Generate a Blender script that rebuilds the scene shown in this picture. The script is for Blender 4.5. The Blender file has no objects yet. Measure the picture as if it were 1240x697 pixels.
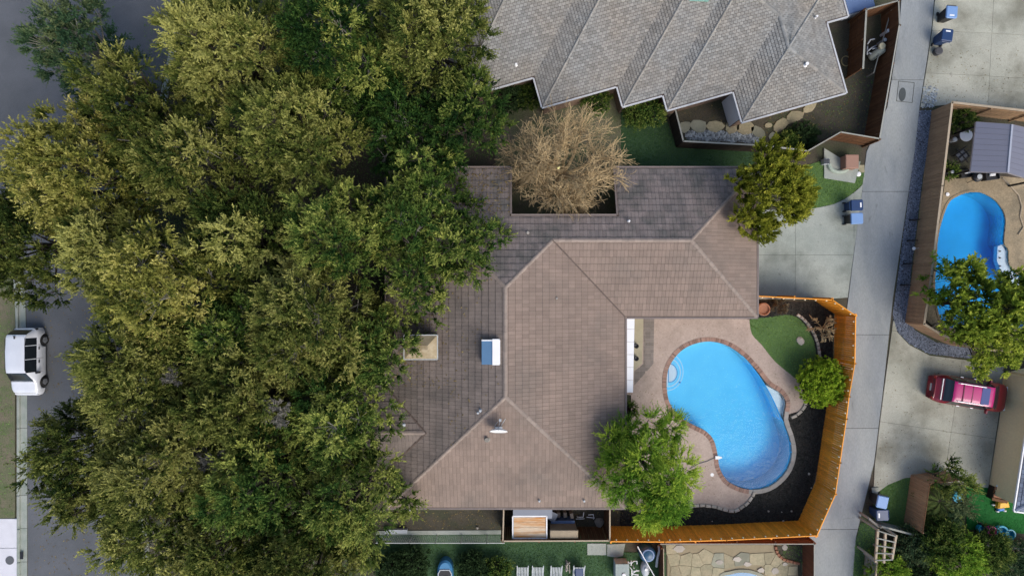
import bpy, math, random
import numpy as np
from mathutils import Vector, Matrix
R = math.radians
sc = bpy.context.scene
col = sc.collection
# ------------------------------------------------------------------ camera
CH, F = 39.0, 675.0            # height above ground in metres, focal length in photo pixels
cam = bpy.data.objects.new('camera', bpy.data.cameras.new('camera'))
col.objects.link(cam)
cam.location = (0, 0, CH); cam.rotation_euler = (0, 0, 0)
cam.data.sensor_width = 36; cam.data.lens = 36 * F / 1240
cam.data.clip_start = .5; cam.data.clip_end = 2000
sc.camera = cam
sc.render.resolution_x = 1024; sc.render.resolution_y = 575
# ------------------------------------------------------------------ light
SUN_EL, SUN_AZ = 44, 142        # azimuth clockwise from north (+Y)
w = bpy.data.worlds.new('World'); sc.world = w; w.use_nodes = True
nt = w.node_tree; nt.nodes.clear()
sky = nt.nodes.new('ShaderNodeTexSky'); sky.sky_type = 'NISHITA'; sky.sun_disc = False
sky.sun_elevation = R(SUN_EL); sky.sun_rotation = R(SUN_AZ); sky.air_density = 1.0; sky.dust_density = 3.0; sky.ozone_density = 1.0
bg = nt.nodes.new('ShaderNodeBackground'); bg.inputs[1].default_value = .14
wo = nt.nodes.new('ShaderNodeOutputWorld')
nt.links.new(sky.outputs[0], bg.inputs[0]); nt.links.new(bg.outputs[0], wo.inputs[0])
sl = bpy.data.lights.new('sun', 'SUN'); sl.energy = 1.45; sl.angle = R(42); sl.color = (1, .96, .9)
sun = bpy.data.objects.new('sun', sl); col.objects.link(sun)
d = Vector((math.sin(R(SUN_AZ)) * math.cos(R(SUN_EL)), math.cos(R(SUN_AZ)) * math.cos(R(SUN_EL)), math.sin(R(SUN_EL))))
sun.rotation_euler = d.to_track_quat('Z', 'Y').to_euler()
sun.location = d * 80
sc.view_settings.view_transform = 'Standard'; sc.view_settings.look = 'None'
sc.view_settings.exposure = .55; sc.view_settings.gamma = 1

# ------------------------------------------------------------------ helpers
def P(px, py, z=0.0):
    k = (CH - z) / F
    return ((px - 620) * k, (348.5 - py) * k)
def PP(pts, z=0.0): return [P(a, b, z) for a, b in pts]

def material(name, c, rough=.85, c2=None, scale=1.5, amt=.5, fine=30, fine_amt=.12, bump=.2, bump_scale=60, rnd=0, metallic=0,
             tint=0, coat=0, spec=.3, sx=1, sy=1, sz=1, c3=None, c3scale=.4, c3lo=.5, c3hi=.62, c3amt=.6, crack=0):
    m = bpy.data.materials.new(name); m.use_nodes = True; t = m.node_tree; n = t.nodes; l = t.links
    b = n['Principled BSDF']; b.inputs['Roughness'].default_value = rough; b.inputs['Metallic'].default_value = metallic
    b.inputs['Specular IOR Level'].default_value = spec; b.inputs['Coat Weight'].default_value = coat
    geo = n.new('ShaderNodeNewGeometry'); mp = n.new('ShaderNodeMapping'); mp.inputs['Scale'].default_value = (sx, sy, sz)
    l.new(geo.outputs['Position'], mp.inputs['Vector'])
    def noise(s, det=4):
        q = n.new('ShaderNodeTexNoise'); q.inputs['Scale'].default_value = s; q.inputs['Detail'].default_value = det
        q.inputs['Roughness'].default_value = .6
        l.new(mp.outputs[0], q.inputs['Vector']); return q
    def mix(fac, a, bb, mode='MIX'):
        q = n.new('ShaderNodeMix'); q.data_type = 'RGBA'; q.blend_type = mode
        for s, v in ((q.inputs[0], fac), (q.inputs[6], a), (q.inputs[7], bb)):
            if hasattr(v, 'is_linked') or isinstance(v, bpy.types.NodeSocket): l.new(v, s)
            else: s.default_value = v if isinstance(v, (int, float)) else (*v[:3], 1)
        return q.outputs[2]
    def rng(sock, a, bb, lo, hi):
        q = n.new('ShaderNodeMapRange'); l.new(sock, q.inputs[0])
        for i, v in zip((1, 2, 3, 4), (a, bb, lo, hi)): q.inputs[i].default_value = v
        return q.outputs[0]
    if c2 is None: c2 = tuple(x * .72 for x in c)
    out = mix(rng(noise(scale).outputs[0], .35, .65, 0, amt), c, c2)
    if c3: out = mix(rng(noise(c3scale, 6).outputs[0], c3lo, c3hi, 0, c3amt), out, c3)
    if crack:
        nz = noise(1.3, 5); ad = n.new('ShaderNodeMix'); ad.data_type = 'VECTOR'; ad.inputs[0].default_value = .12
        l.new(geo.outputs['Position'], ad.inputs[4]); l.new(nz.outputs[1], ad.inputs[5])
        vo = n.new('ShaderNodeTexVoronoi'); vo.feature = 'DISTANCE_TO_EDGE'; vo.inputs['Scale'].default_value = .34; l.new(ad.outputs[1], vo.inputs['Vector'])
        out = mix(rng(vo.outputs[0], 0, .004, crack * .4, 0), out, tuple(x * .35 for x in c))
        out = mix(rng(noise(1.9, 2).outputs[0], .68, .74, 0, .45), out, tuple(x * .4 for x in c))
    if fine_amt:
        f = rng(noise(fine, 3).outputs[0], .3, .7, 1 - fine_amt, 1 + fine_amt)
        out = mix(1.0, out, f, 'MULTIPLY')
    if rnd:
        oi = n.new('ShaderNodeObjectInfo'); out = mix(1.0, out, rng(oi.outputs['Random'], 0, 1, 1 - rnd, 1 + rnd), 'MULTIPLY')
    if tint:
        at = n.new('ShaderNodeAttribute'); at.attribute_name = 'tint'
        out = mix(1.0, out, rng(at.outputs['Fac'], 0, 1, 1 - tint, 1 + tint), 'MULTIPLY')
    l.new(out, b.inputs['Base Color'])
    if bump:
        bn = n.new('ShaderNodeBump'); bn.inputs['Strength'].default_value = bump; bn.inputs['Distance'].default_value = .02
        l.new(noise(bump_scale, 3).outputs[0], bn.inputs['Height']); l.new(bn.outputs[0], b.inputs['Normal'])
    return m

def leafmat(name, ramp, rnd=.15, trans=.25, rough=.6, gain=1.08):
    m = bpy.data.materials.new(name); m.use_nodes = True; t = m.node_tree; n = t.nodes; l = t.links
    b = n['Principled BSDF']; b.inputs['Roughness'].default_value = .75; b.inputs['Specular IOR Level'].default_value = .06
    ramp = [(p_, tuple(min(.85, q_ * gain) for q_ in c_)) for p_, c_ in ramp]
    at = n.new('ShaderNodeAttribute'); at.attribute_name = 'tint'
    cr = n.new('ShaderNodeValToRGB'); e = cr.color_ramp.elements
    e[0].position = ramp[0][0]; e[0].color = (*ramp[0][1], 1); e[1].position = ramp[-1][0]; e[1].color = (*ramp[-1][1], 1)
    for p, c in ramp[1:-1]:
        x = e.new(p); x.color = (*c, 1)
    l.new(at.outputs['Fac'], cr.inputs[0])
    oi = n.new('ShaderNodeObjectInfo'); mr = n.new('ShaderNodeMapRange'); mr.inputs[3].default_value = 1 - rnd; mr.inputs[4].default_value = 1 + rnd
    l.new(oi.outputs['Random'], mr.inputs[0])
    mx = n.new('ShaderNodeMix'); mx.data_type = 'RGBA'; mx.blend_type = 'MULTIPLY'; mx.inputs[0].default_value = 1
    l.new(cr.outputs[0], mx.inputs[6]); l.new(mr.outputs[0], mx.inputs[7]); l.new(mx.outputs[2], b.inputs['Base Color'])
    tr = n.new('ShaderNodeBsdfTranslucent'); l.new(mx.outputs[2], tr.inputs[0])
    ms = n.new('ShaderNodeMixShader'); ms.inputs[0].default_value = trans
    l.new(b.outputs[0], ms.inputs[1]); l.new(tr.outputs[0], ms.inputs[2]); l.new(ms.outputs[0], n['Material Output'].inputs[0])
    return m

def plain(name, c, rough=.5, metallic=0, coat=0, spec=.5, rnd=0):
    return material(name, c, rough, amt=.15, fine_amt=.05, bump=0, metallic=metallic, coat=coat, spec=spec, rnd=rnd)

def tag(o, label=None, cat=None, group=None, kind=None):
    if label: o['label'] = label
    if cat: o['category'] = cat
    if group: o['group'] = group
    if kind: o['kind'] = kind
    return o
def empty(name, loc=(0, 0, 0), rz=0, **k):
    o = bpy.data.objects.new(name, None); o.empty_display_size = .2; col.objects.link(o)
    o.location = loc if len(loc) == 3 else (*loc, 0); o.rotation_euler = (0, 0, rz)
    return tag(o, **k)
def link(name, me, parent=None, **k):
    o = bpy.data.objects.new(name, me); col.objects.link(o); o.parent = parent
    return tag(o, **k)
def mesh(name, v, f, mat, parent=None, smooth=False, tint=None, **k):
    me = bpy.data.meshes.new(name)
    if isinstance(v, np.ndarray): v = v.tolist()
    me.from_pydata(v, [], f)
    me.materials.append(mat)
    if smooth: me.polygons.foreach_set('use_smooth', [True] * len(me.polygons))
    if tint is not None:
        a = me.attributes.new('tint', 'FLOAT', 'FACE'); a.data.foreach_set('value', np.asarray(tint, dtype=np.float32))
    me.update()
    return link(name, me, parent, **k)
def quadmesh(name, V, mat, parent=None, tint=None, nper=4, **k):
    """V: (n, nper, 3) separate polygons"""
    n = len(V); me = bpy.data.meshes.new(name)
    me.vertices.add(n * nper); me.vertices.foreach_set('co', np.ascontiguousarray(V, dtype=np.float32).ravel())
    me.loops.add(n * nper); me.loops.foreach_set('vertex_index', np.arange(n * nper, dtype=np.int32))
    me.polygons.add(n); me.polygons.foreach_set('loop_start', np.arange(0, n * nper, nper, dtype=np.int32))
    me.polygons.foreach_set('loop_total', np.full(n, nper, dtype=np.int32))
    if tint is not None:
        a = me.attributes.new('tint', 'FLOAT', 'FACE'); a.data.foreach_set('value', np.asarray(tint, dtype=np.float32))
    me.materials.append(mat); me.update(calc_edges=True)
    return link(name, me, parent, **k)

class MB:
    """collects shapes, links them as one mesh"""
    def __init__(s): s.v = []; s.f = []; s.t = []
    def add(s, v, f, t=.5):
        b = len(s.v); s.v += [tuple(x) for x in v]; s.f += [tuple(i + b for i in q) for q in f]; s.t += [t] * len(f); return s
    def box(s, x0, x1, y0, y1, z0, z1, t=.5, M=None):
        v = [(x, y, z) for z in (z0, z1) for x, y in ((x0, y0), (x1, y0), (x1, y1), (x0, y1))]
        if M: v = [M @ Vector(p) for p in v]
        return s.add(v, [(3, 2, 1, 0), (4, 5, 6, 7), (0, 1, 5, 4), (1, 2, 6, 5), (2, 3, 7, 6), (3, 0, 4, 7)], t)
    def prism(s, pts, z0, z1, t=.5, bev=0):
        n = len(pts); a = sum(pts[i][0] * pts[(i + 1) % n][1] - pts[(i + 1) % n][0] * pts[i][1] for i in range(n))
        if a < 0: pts = pts[::-1]
        v = [(*p, z0) for p in pts]
        f = []
        if bev:
            ins = offset(pts, -bev)
            v += [(*p, z1 - bev) for p in pts] + [(*p, z1) for p in ins]
            f += [(i, (i + 1) % n, n + (i + 1) % n, n + i) for i in range(n)]
            f += [(n + i, n + (i + 1) % n, 2 * n + (i + 1) % n, 2 * n + i) for i in range(n)]
            f += [tuple(range(2 * n, 3 * n))]
        else:
            v += [(*p, z1) for p in pts]
            f += [(i, (i + 1) % n, n + (i + 1) % n, n + i) for i in range(n)] + [tuple(range(n, 2 * n))]
        f += [tuple(range(n - 1, -1, -1))]
        return s.add(v, f, t)
    def beam(s, p0, p1, w, h, t=.5):
        p0 = Vector(p0); p1 = Vector(p1); d = (p1 - p0)
        if d.length < 1e-5: return s
        d.normalize(); up = Vector((0, 0, 1)) if abs(d.z) < .95 else Vector((0, 1, 0))
        sd = d.cross(up).normalized(); u = sd.cross(d)
        v = [p + sd * a * w / 2 + u * b * h / 2 for p in (p0, p1) for a, b in ((-1, -1), (1, -1), (1, 1), (-1, 1))]
        return s.add(v, [(0, 1, 2, 3), (7, 6, 5, 4), (0, 4, 5, 1), (1, 5, 6, 2), (2, 6, 7, 3), (3, 7, 4, 0)], t)
    def tube(s, pts, rad, n=8, t=.5, cap=True):
        if not hasattr(rad, '__len__'): rad = [rad] * len(pts)
        pts = [Vector(p) for p in pts]; v = []; ref = None
        for i, p in enumerate(pts):
            d = (pts[min(i + 1, len(pts) - 1)] - pts[max(i - 1, 0)]).normalized()
            if ref is None: ref = Vector((0, 0, 1)) if abs(d.z) < .9 else Vector((1, 0, 0))
            a = (ref - d * ref.dot(d)).normalized(); ref = a; b = d.cross(a)
            v += [p + (a * math.cos(2 * math.pi * k / n) + b * math.sin(2 * math.pi * k / n)) * rad[i] for k in range(n)]
        f = [(i * n + k, i * n + (k + 1) % n, (i + 1) * n + (k + 1) % n, (i + 1) * n + k) for i in range(len(pts) - 1) for k in range(n)]
        if cap: f += [tuple(range(n - 1, -1, -1)), tuple(range((len(pts) - 1) * n, len(pts) * n))]
        return s.add(v, f, t)
    def lathe(s, c, prof, n=16, t=.5, sx=1, sy=1):
        v = [(c[0] + r * sx * math.cos(2 * math.pi * k / n), c[1] + r * sy * math.sin(2 * math.pi * k / n), c[2] + z) for r, z in prof for k in range(n)]
        f = [(i * n + k, i * n + (k + 1) % n, (i + 1) * n + (k + 1) % n, (i + 1) * n + k) for i in range(len(prof) - 1) for k in range(n)]
        f += [tuple(range(n - 1, -1, -1)), tuple(range((len(prof) - 1) * n, len(prof) * n))]
        return s.add(v, f, t)
    def blob(s, c, r, rng, n=8, m=5, sq=.8, t=.5, jit=.2):
        prof = []; v = []
        for i in range(m + 1):
            a = math.pi * i / m
            for k in range(n):
                b = 2 * math.pi * k / n; q = r * (1 + rng.uniform(-jit, jit)) if 0 < i < m else r
                v.append((c[0] + q * math.sin(a) * math.cos(b), c[1] + q * math.sin(a) * math.sin(b), c[2] - q * sq * math.cos(a)))
        f = [(i * n + k, i * n + (k + 1) % n, (i + 1) * n + (k + 1) % n, (i + 1) * n + k) for i in range(m) for k in range(n)]
        return s.add(v, f, t)
    def build(s, name, mat, parent=None, smooth=False, **k):
        return mesh(name, s.v, s.f, mat, parent, smooth, s.t, **k)

def area2(pts):
    n = len(pts); return sum(pts[i][0] * pts[(i + 1) % n][1] - pts[(i + 1) % n][0] * pts[i][1] for i in range(n))
def offset(pts, d):
    """grow (+) or shrink (-) a polygon"""
    n = len(pts); sgn = 1 if area2(pts) > 0 else -1; out = []
    for i in range(n):
        a = Vector(pts[i - 1]); b = Vector(pts[i]); c = Vector(pts[(i + 1) % n])
        e1 = (b - a); e2 = (c - b)
        if e1.length < 1e-6: e1 = e2
        if e2.length < 1e-6: e2 = e1
        e1.normalize(); e2.normalize()
        n1 = Vector((e1.y, -e1.x)) * sgn; n2 = Vector((e2.y, -e2.x)) * sgn
        m = n1 + n2
        if m.length < .2: m = n1
        k = 1 / max(.4, m.normalized().dot(n1)); m = m.normalized()
        out.append(tuple(b + m * d * k))
    return out
def clip(poly, a, b, c):
    """keep a*x+b*y<=c"""
    out = []
    for i in range(len(poly)):
        p = poly[i]; q = poly[(i + 1) % len(poly)]; dp = a * p[0] + b * p[1] - c; dq = a * q[0] + b * q[1] - c
        if dp <= 0: out.append(p)
        if (dp < 0 < dq) or (dq < 0 < dp):
            t = dp / (dp - dq); out.append((p[0] + (q[0] - p[0]) * t, p[1] + (q[1] - p[1]) * t))
    return out
def clip_convex(poly, cv):
    if area2(cv) < 0: cv = cv[::-1]
    for i in range(len(cv)):
        if not poly: return []
        x0, y0 = cv[i]; x1, y1 = cv[(i + 1) % len(cv)]
        nx, ny = (y1 - y0), -(x1 - x0)
        poly = clip(poly, nx, ny, nx * x0 + ny * y0)
    return poly
def inside(p, poly):
    r = False; x, y = p
    for i in range(len(poly)):
        x0, y0 = poly[i - 1]; x1, y1 = poly[i]
        if (y0 > y) != (y1 > y) and x < (x1 - x0) * (y - y0) / (y1 - y0) + x0: r = not r
    return r
def smooth_poly(pts, n=6, closed=True):
    """Catmull-Rom"""
    out = []; N = len(pts); rngi = range(N if closed else N - 1)
    for i in rngi:
        g = (lambda j: pts[j % N]) if closed else (lambda j: pts[max(0, min(N - 1, j))])
        p0, p1, p2, p3 = (np.array(g(i + k), float) for k in (-1, 0, 1, 2))
        for k in range(n):
            t = k / n
            out.append(tuple(.5 * ((2 * p1) + (-p0 + p2) * t + (2 * p0 - 5 * p1 + 4 * p2 - p3) * t * t + (-p0 + 3 * p1 - 3 * p2 + p3) * t ** 3)))
    if not closed: out.append(tuple(pts[-1]))
    return out
def sheet(name, pts, z, mat, parent=None, th=.0, **k):
    mb = MB()
    if area2(pts) < 0: pts = pts[::-1]
    if th: mb.prism(pts, z - th, z)
    else: mb.add([(*p, z) for p in pts], [tuple(range(len(pts)))])
    return mb.build(name, mat, parent, **k)
def bounds(pts): return min(p[0] for p in pts), max(p[0] for p in pts), min(p[1] for p in pts), max(p[1] for p in pts)
def ring(mb, outer, inner, z0, z1, t=.5):
    n = len(outer)
    if area2(outer) < 0: outer = outer[::-1]; inner = inner[::-1]
    for i in range(n):
        j = (i + 1) % n
        v = [(*outer[i], z0), (*outer[j], z0), (*inner[j], z0), (*inner[i], z0), (*outer[i], z1), (*outer[j], z1), (*inner[j], z1), (*inner[i], z1)]
        mb.add(v, [(3, 2, 1, 0), (4, 5, 6, 7), (0, 1, 5, 4), (2, 3, 7, 6)], t)
def resample(pts, step, closed=False):
    pts = [Vector((*p, 0)[:3]) for p in pts]
    if closed: pts = pts + [pts[0]]
    out = [pts[0].copy()]; acc = 0
    tot = sum((pts[i + 1] - pts[i]).length for i in range(len(pts) - 1)); n = max(1, round(tot / step)); st = tot / n
    need = st
    for i in range(len(pts) - 1):
        L = (pts[i + 1] - pts[i]).length; pos = 0
        while need <= L - pos + 1e-9 and L > 0:
            pos += need; out.append(pts[i].lerp(pts[i + 1], pos / L)); need = st
        need -= (L - pos)
    return out

# ------------------------------------------------------------------ materials
M = {}
M['tile'] = material('roof_tile', (.24, .182, .148), .8, (.195, .15, .123), scale=.5, amt=.8, fine=25, fine_amt=.12, tint=.09, bump=.3, bump_scale=40, c3=(.13, .115, .1), c3scale=.3, c3lo=.5, c3hi=.72, c3amt=.5)
M['tile_west'] = material('roof_tile_shade_and_stain', (.2, .165, .143), .8, (.15, .125, .11), scale=.5, amt=.8, fine=25, fine_amt=.14, tint=.1, bump=.3, bump_scale=40, c3=(.1, .09, .08), c3scale=.5, c3lo=.45, c3hi=.7, c3amt=.6)  # darker base paints in the west slope's shade; the patches are leaf stains
M['ridgetile'] = material('ridge_tile', (.275, .225, .19), .8, (.235, .19, .16), scale=2, tint=.12)
M['tile_old'] = material('roof_tile_stained', (.215, .178, .165), .8, (.12, .11, .105), scale=.9, amt=.9, fine=20, fine_amt=.2, tint=.12, bump=.3, bump_scale=40,
                         c3=(.06, .068, .06), c3scale=.8, c3lo=.48, c3hi=.66, c3amt=.5)
M['shingle'] = material('grey_shingle', (.235, .238, .228), .9, (.25, .228, .195), scale=.35, amt=.9, fine=40, fine_amt=.2, tint=.2, bump=.4, bump_scale=80)
M['shingle_blue'] = material('blue_shingle', (.17, .2, .26), .9, scale=.5, fine=40, fine_amt=.2, tint=.3)
M['under'] = material('roof_underlay', (.05, .042, .04), .95)
M['brick'] = material('wall_brick', (.22, .15, .11), .9, fine=12, fine_amt=.3)
M['wallwhite'] = material('wall_white', (.7, .7, .68), .8, amt=.2)
M['walltan'] = material('wall_tan', (.8, .67, .4), .85, (.74, .6, .36), scale=.7, amt=.7, fine=8, fine_amt=.05)
M['fascia'] = material('fascia_brown', (.12, .09, .075), .7)
M['white'] = plain('white_paint', (.78, .78, .78), .45)
M['conc'] = material('concrete', (.37, .39, .345), .9, (.28, .31, .275), scale=.45, amt=.85, fine=14, fine_amt=.1, rnd=.05, bump=.15, bump_scale=90, c3=(.17, .19, .16), c3scale=.35, c3lo=.47, c3hi=.68, c3amt=.85, crack=.6)
M['concwarm'] = material('concrete_warm', (.4, .395, .325), .9, (.29, .295, .24), scale=.4, amt=.8, fine=14, fine_amt=.12, rnd=.06, bump=.15, bump_scale=90, crack=.6, c3=(.17, .165, .125), c3scale=.33, c3lo=.48, c3hi=.7, c3amt=.85)
M['concblue'] = material('concrete_alley', (.27, .29, .295), .88, (.19, .21, .22), scale=.5, amt=.85, fine=16, fine_amt=.1, rnd=.05, bump=.15, sx=1, sy=.35, crack=.5, c3=(.38, .39, .35), c3scale=.35, c3lo=.45, c3hi=.7, c3amt=.45)
M['joint'] = material('joint_dirt', (.06, .065, .05), .95)
M['asphalt'] = material('asphalt', (.115, .122, .135), .9, (.085, .092, .1), scale=.35, amt=.8, fine=60, fine_amt=.3, bump=.4, bump_scale=150)
M['curb'] = material('curb_concrete', (.3, .32, .29), .9, (.2, .24, .2), scale=1.2, amt=.8, rnd=.08)
M['soil'] = material('soil', (.075, .06, .045), .95, (.045, .05, .03), scale=.5, amt=.9, fine=12, fine_amt=.3, bump=.6, c3=(.05, .07, .03), c3scale=.3)
M['dirt'] = material('dirt_yard', (.085, .072, .052), .95, (.05, .05, .035), scale=.6, amt=.9, fine=14, fine_amt=.3, bump=.6, c3=(.05, .06, .03), c3scale=.8, c3amt=.5)
M['verge'] = material('verge_ground', (.15, .13, .09), .95, (.09, .12, .05), scale=.8, amt=.9, fine=14, fine_amt=.25)
M['mulch'] = material('mulch', (.032, .03, .026), .95, (.014, .016, .014), scale=2, fine=12, fine_amt=.5, bump=1, bump_scale=25, tint=.6)
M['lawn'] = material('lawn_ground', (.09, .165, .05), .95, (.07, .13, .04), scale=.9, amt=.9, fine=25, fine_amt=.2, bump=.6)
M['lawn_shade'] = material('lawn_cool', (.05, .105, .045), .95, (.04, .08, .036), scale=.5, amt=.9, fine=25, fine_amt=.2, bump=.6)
M['turf'] = material('artificial_turf', (.01, .13, .02), .9, (.008, .09, .02), scale=.5, fine=30, bump=.5)
M['deck'] = material('pool_deck', (.42, .335, .28), .88, (.33, .26, .215), scale=.7, amt=.7, fine=9, fine_amt=.12, bump=.4, bump_scale=12, c3=(.24, .2, .16), c3scale=.6, c3lo=.52, c3hi=.75, c3amt=.6)
M['coping'] = material('coping_brick', (.3, .185, .14), .85, tint=.35)
M['copgrey'] = material('coping_grey', (.33, .31, .28), .85, rnd=.12)
M['paver'] = material('grey_paver', (.22, .19, .165), .9, rnd=.15)
M['edgestone'] = material('edging_stone', (.42, .38, .32), .9, rnd=.2)
M['flag'] = material('flagstone', (.36, .31, .2), .9, (.27, .25, .16), scale=1.5, amt=.9, fine=8, fine_amt=.15, rnd=.14)
M['flaggrey'] = material('flagstone_grey', (.27, .27, .2), .9, (.2, .2, .15), scale=1.5, amt=.9, rnd=.25)
M['sand'] = material('sandy_ground', (.3, .25, .16), .95, (.24, .2, .12), scale=2)
M['tandeck'] = material('tan_deck', (.33, .26, .165), .9, (.24, .19, .12), scale=.6, amt=.9, fine=10, fine_amt=.2, c3=(.15, .13, .09), c3scale=.5, c3amt=.5)
M['plaster'] = material('pool_plaster', (.27, .76, 1.0), .7, (.22, .7, .98), scale=.8, amt=.6, fine=20, fine_amt=.04, bump=0)
M['plaster2'] = material('pool_plaster_deep', (.06, .62, .98), .7, scale=.8, amt=.3, fine_amt=.03, bump=0)
M['stepwhite'] = plain('pool_step', (.75, .85, .92), .6)
M['orange'] = material('stained_cedar', (.85, .33, .03), .6, (.75, .26, .02), scale=1.2, amt=.7, fine=18, fine_amt=.2, rnd=.16, sz=.2)
M['brownwood'] = material('brown_wood', (.14, .065, .028), .8, (.09, .042, .02), scale=1.2, amt=.8, fine=14, fine_amt=.2, rnd=.18, sz=.2)
M['tanwood'] = material('tan_fence_wood', (.36, .235, .135), .8, (.28, .18, .105), scale=1.0, amt=.8, fine=14, fine_amt=.15, rnd=.14, sz=.2)
M['darkwood'] = material('dark_wood', (.04, .028, .02), .9, rnd=.2)
M['capwood'] = material('cap_wood', (.42, .34, .24), .8)
M['greywood'] = material('grey_wood', (.3, .3, .26), .85, rnd=.15)
M['rail'] = plain('galvanised', (.45, .47, .45), .5, metallic=.3)
M['gravelm'] = material('blue_gravel', (.13, .15, .19), .85, tint=.8, scale=3, fine=20)
M['blue'] = plain('bin_navy', (.012, .04, .12), .4)
M['bluelid'] = plain('bin_blue_lid', (.17, .3, .55), .5)
M['black'] = plain('black_plastic', (.012, .012, .014), .5)
M['tyre'] = plain('tyre_rubber', (.015, .015, .016), .8)
M['rim'] = plain('alloy_rim', (.45, .46, .48), .35, metallic=.8)
M['glass'] = plain('car_glass', (.012, .016, .02), .08, spec=.6)
M['carwhite'] = plain('car_white', (.66, .69, .74), .3, coat=.6)
M['carred'] = plain('car_red', (.17, .002, .012), .3, coat=.6)
M['carroof'] = plain('car_roof_sky_tint', (.42, .008, .13), .3, coat=.6)  # magenta base colour paints in the sky's reflection on the roof
M['blueglass'] = plain('blue_tinted_glass', (.06, .08, .22), .12)
M['redlamp'] = plain('tail_lamp', (.3, .01, .01), .25)
M['lamp'] = plain('lamp_lens', (.7, .72, .75), .2)
M['chrome'] = plain('silver_trim', (.6, .6, .62), .3, metallic=.7)
M['metalroof'] = plain('gazebo_metal', (.16, .165, .21), .55, metallic=.1)
M['chimcap'] = material('galvanised_cap', (.36, .3, .2), .5, (.25, .19, .1), scale=3, amt=.8, metallic=.3)
M['skyblue'] = plain('skylight_glass', (.1, .2, .33), .2)
M['plywood'] = material('weathered_plywood', (.62, .55, .42), .8, (.5, .2, .03), scale=1.0, amt=1.0, fine=10, fine_amt=.15, sx=.35, sy=2.6)
M['bluemetal'] = plain('blue_grey_metal', (.13, .2, .36), .5)
M['greyshed'] = plain('grey_shed_roof', (.16, .18, .22), .6)
M['bark'] = material('bark', (.06, .052, .04), .95, fine=20, fine_amt=.3)
M['greybark'] = material('grey_twig', (.24, .23, .2), .95, fine=20, fine_amt=.3)
M['barebark'] = material('bare_twig', (.42, .32, .175), .9, (.34, .24, .125), scale=2, fine=10, fine_amt=.25)
M['stone'] = material('boulder', (.3, .28, .24), .9, fine=10, fine_amt=.2, rnd=.2)
M['pink'] = plain('pink_plastic', (.6, .04, .28), .5); M['cyan'] = plain('cyan_plastic', (.03, .42, .62), .5)
M['yellow'] = plain('yellow_plastic', (.75, .42, .03), .5); M['toyblue'] = plain('blue_plastic', (.05, .2, .6), .5)
M['terracotta'] = material('terracotta', (.3, .14, .08), .8)
M['top_knob'] = plain('pale_knob', (.85, .75, .5), .2)
M['lightgrey'] = plain('light_grey_plastic', (.42, .45, .47), .5)
M['glow'] = plain('pale_yellow_ball', (.8, .75, .3), .4)

G = (.02, .05, .012)
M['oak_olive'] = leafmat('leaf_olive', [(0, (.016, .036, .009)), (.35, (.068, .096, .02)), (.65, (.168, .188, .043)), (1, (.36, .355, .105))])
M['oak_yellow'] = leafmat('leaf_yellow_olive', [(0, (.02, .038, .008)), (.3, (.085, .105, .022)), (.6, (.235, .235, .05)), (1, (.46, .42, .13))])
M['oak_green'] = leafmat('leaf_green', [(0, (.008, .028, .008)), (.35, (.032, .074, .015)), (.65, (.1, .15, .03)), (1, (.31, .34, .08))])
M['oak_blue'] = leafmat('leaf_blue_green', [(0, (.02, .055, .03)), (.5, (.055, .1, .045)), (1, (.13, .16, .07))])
M['leaf_bright'] = leafmat('leaf_bright', [(0, (.045, .12, .012)), (.45, (.13, .24, .025)), (1, (.32, .4, .05))], gain=1.28)
M['leaf_elm'] = leafmat('leaf_elm', [(0, (.035, .065, .01)), (.5, (.14, .19, .02)), (1, (.38, .4, .06))], gain=1.55)
M['leaf_cedar'] = leafmat('leaf_cedar', [(0, (.04, .065, .008)), (.5, (.16, .18, .018)), (1, (.46, .44, .06))], gain=1.3)
M['leaf_box'] = leafmat('leaf_box', [(0, (.07, .14, .012)), (.5, (.21, .32, .022)), (1, (.4, .5, .05))], gain=1.35)
M['leaf_dark'] = leafmat('leaf_dark', [(0, (.012, .03, .012)), (1, (.05, .085, .03))])
M['palm'] = leafmat('palm_leaf', [(0, (.04, .075, .02)), (1, (.16, .2, .06))])
M['grassblade'] = leafmat('grass_blade', [(0, (.09, .17, .04)), (1, (.17, .28, .08))])
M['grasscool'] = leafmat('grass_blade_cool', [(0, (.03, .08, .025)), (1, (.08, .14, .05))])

def watermat(name, c, dens):
    m = bpy.data.materials.new(name); m.use_nodes = True; t = m.node_tree; n = t.nodes; l = t.links; n.clear()
    o = n.new('ShaderNodeOutputMaterial'); tr = n.new('ShaderNodeBsdfTransparent'); g = n.new('ShaderNodeBsdfGlossy'); g.inputs['Roughness'].default_value = .06
    fr = n.new('ShaderNodeFresnel'); fr.inputs[0].default_value = 1.33; mx = n.new('ShaderNodeMixShader')
    no = n.new('ShaderNodeTexNoise'); no.inputs['Scale'].default_value = 5; no.inputs['Detail'].default_value = 3; bu = n.new('ShaderNodeBump'); bu.inputs['Strength'].default_value = .4; bu.inputs['Distance'].default_value = .05
    geo = n.new('ShaderNodeNewGeometry'); l.new(geo.outputs['Position'], no.inputs['Vector'])
    l.new(no.outputs[0], bu.inputs['Height']); l.new(bu.outputs[0], g.inputs['Normal']); l.new(bu.outputs[0], fr.inputs['Normal'])
    l.new(fr.outputs[0], mx.inputs[0]); l.new(tr.outputs[0], mx.inputs[1]); l.new(g.outputs[0], mx.inputs[2]); l.new(mx.outputs[0], o.inputs['Surface'])
    va = n.new('ShaderNodeVolumeAbsorption'); va.inputs[0].default_value = (*c, 1); va.inputs[1].default_value = dens; l.new(va.outputs[0], o.inputs['Volume'])
    return m
M['water'] = watermat('pool_water', (.02, .85, .99), .26)
M['water2'] = watermat('pool_water_deep', (.0, .72, .98), .3)

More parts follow.
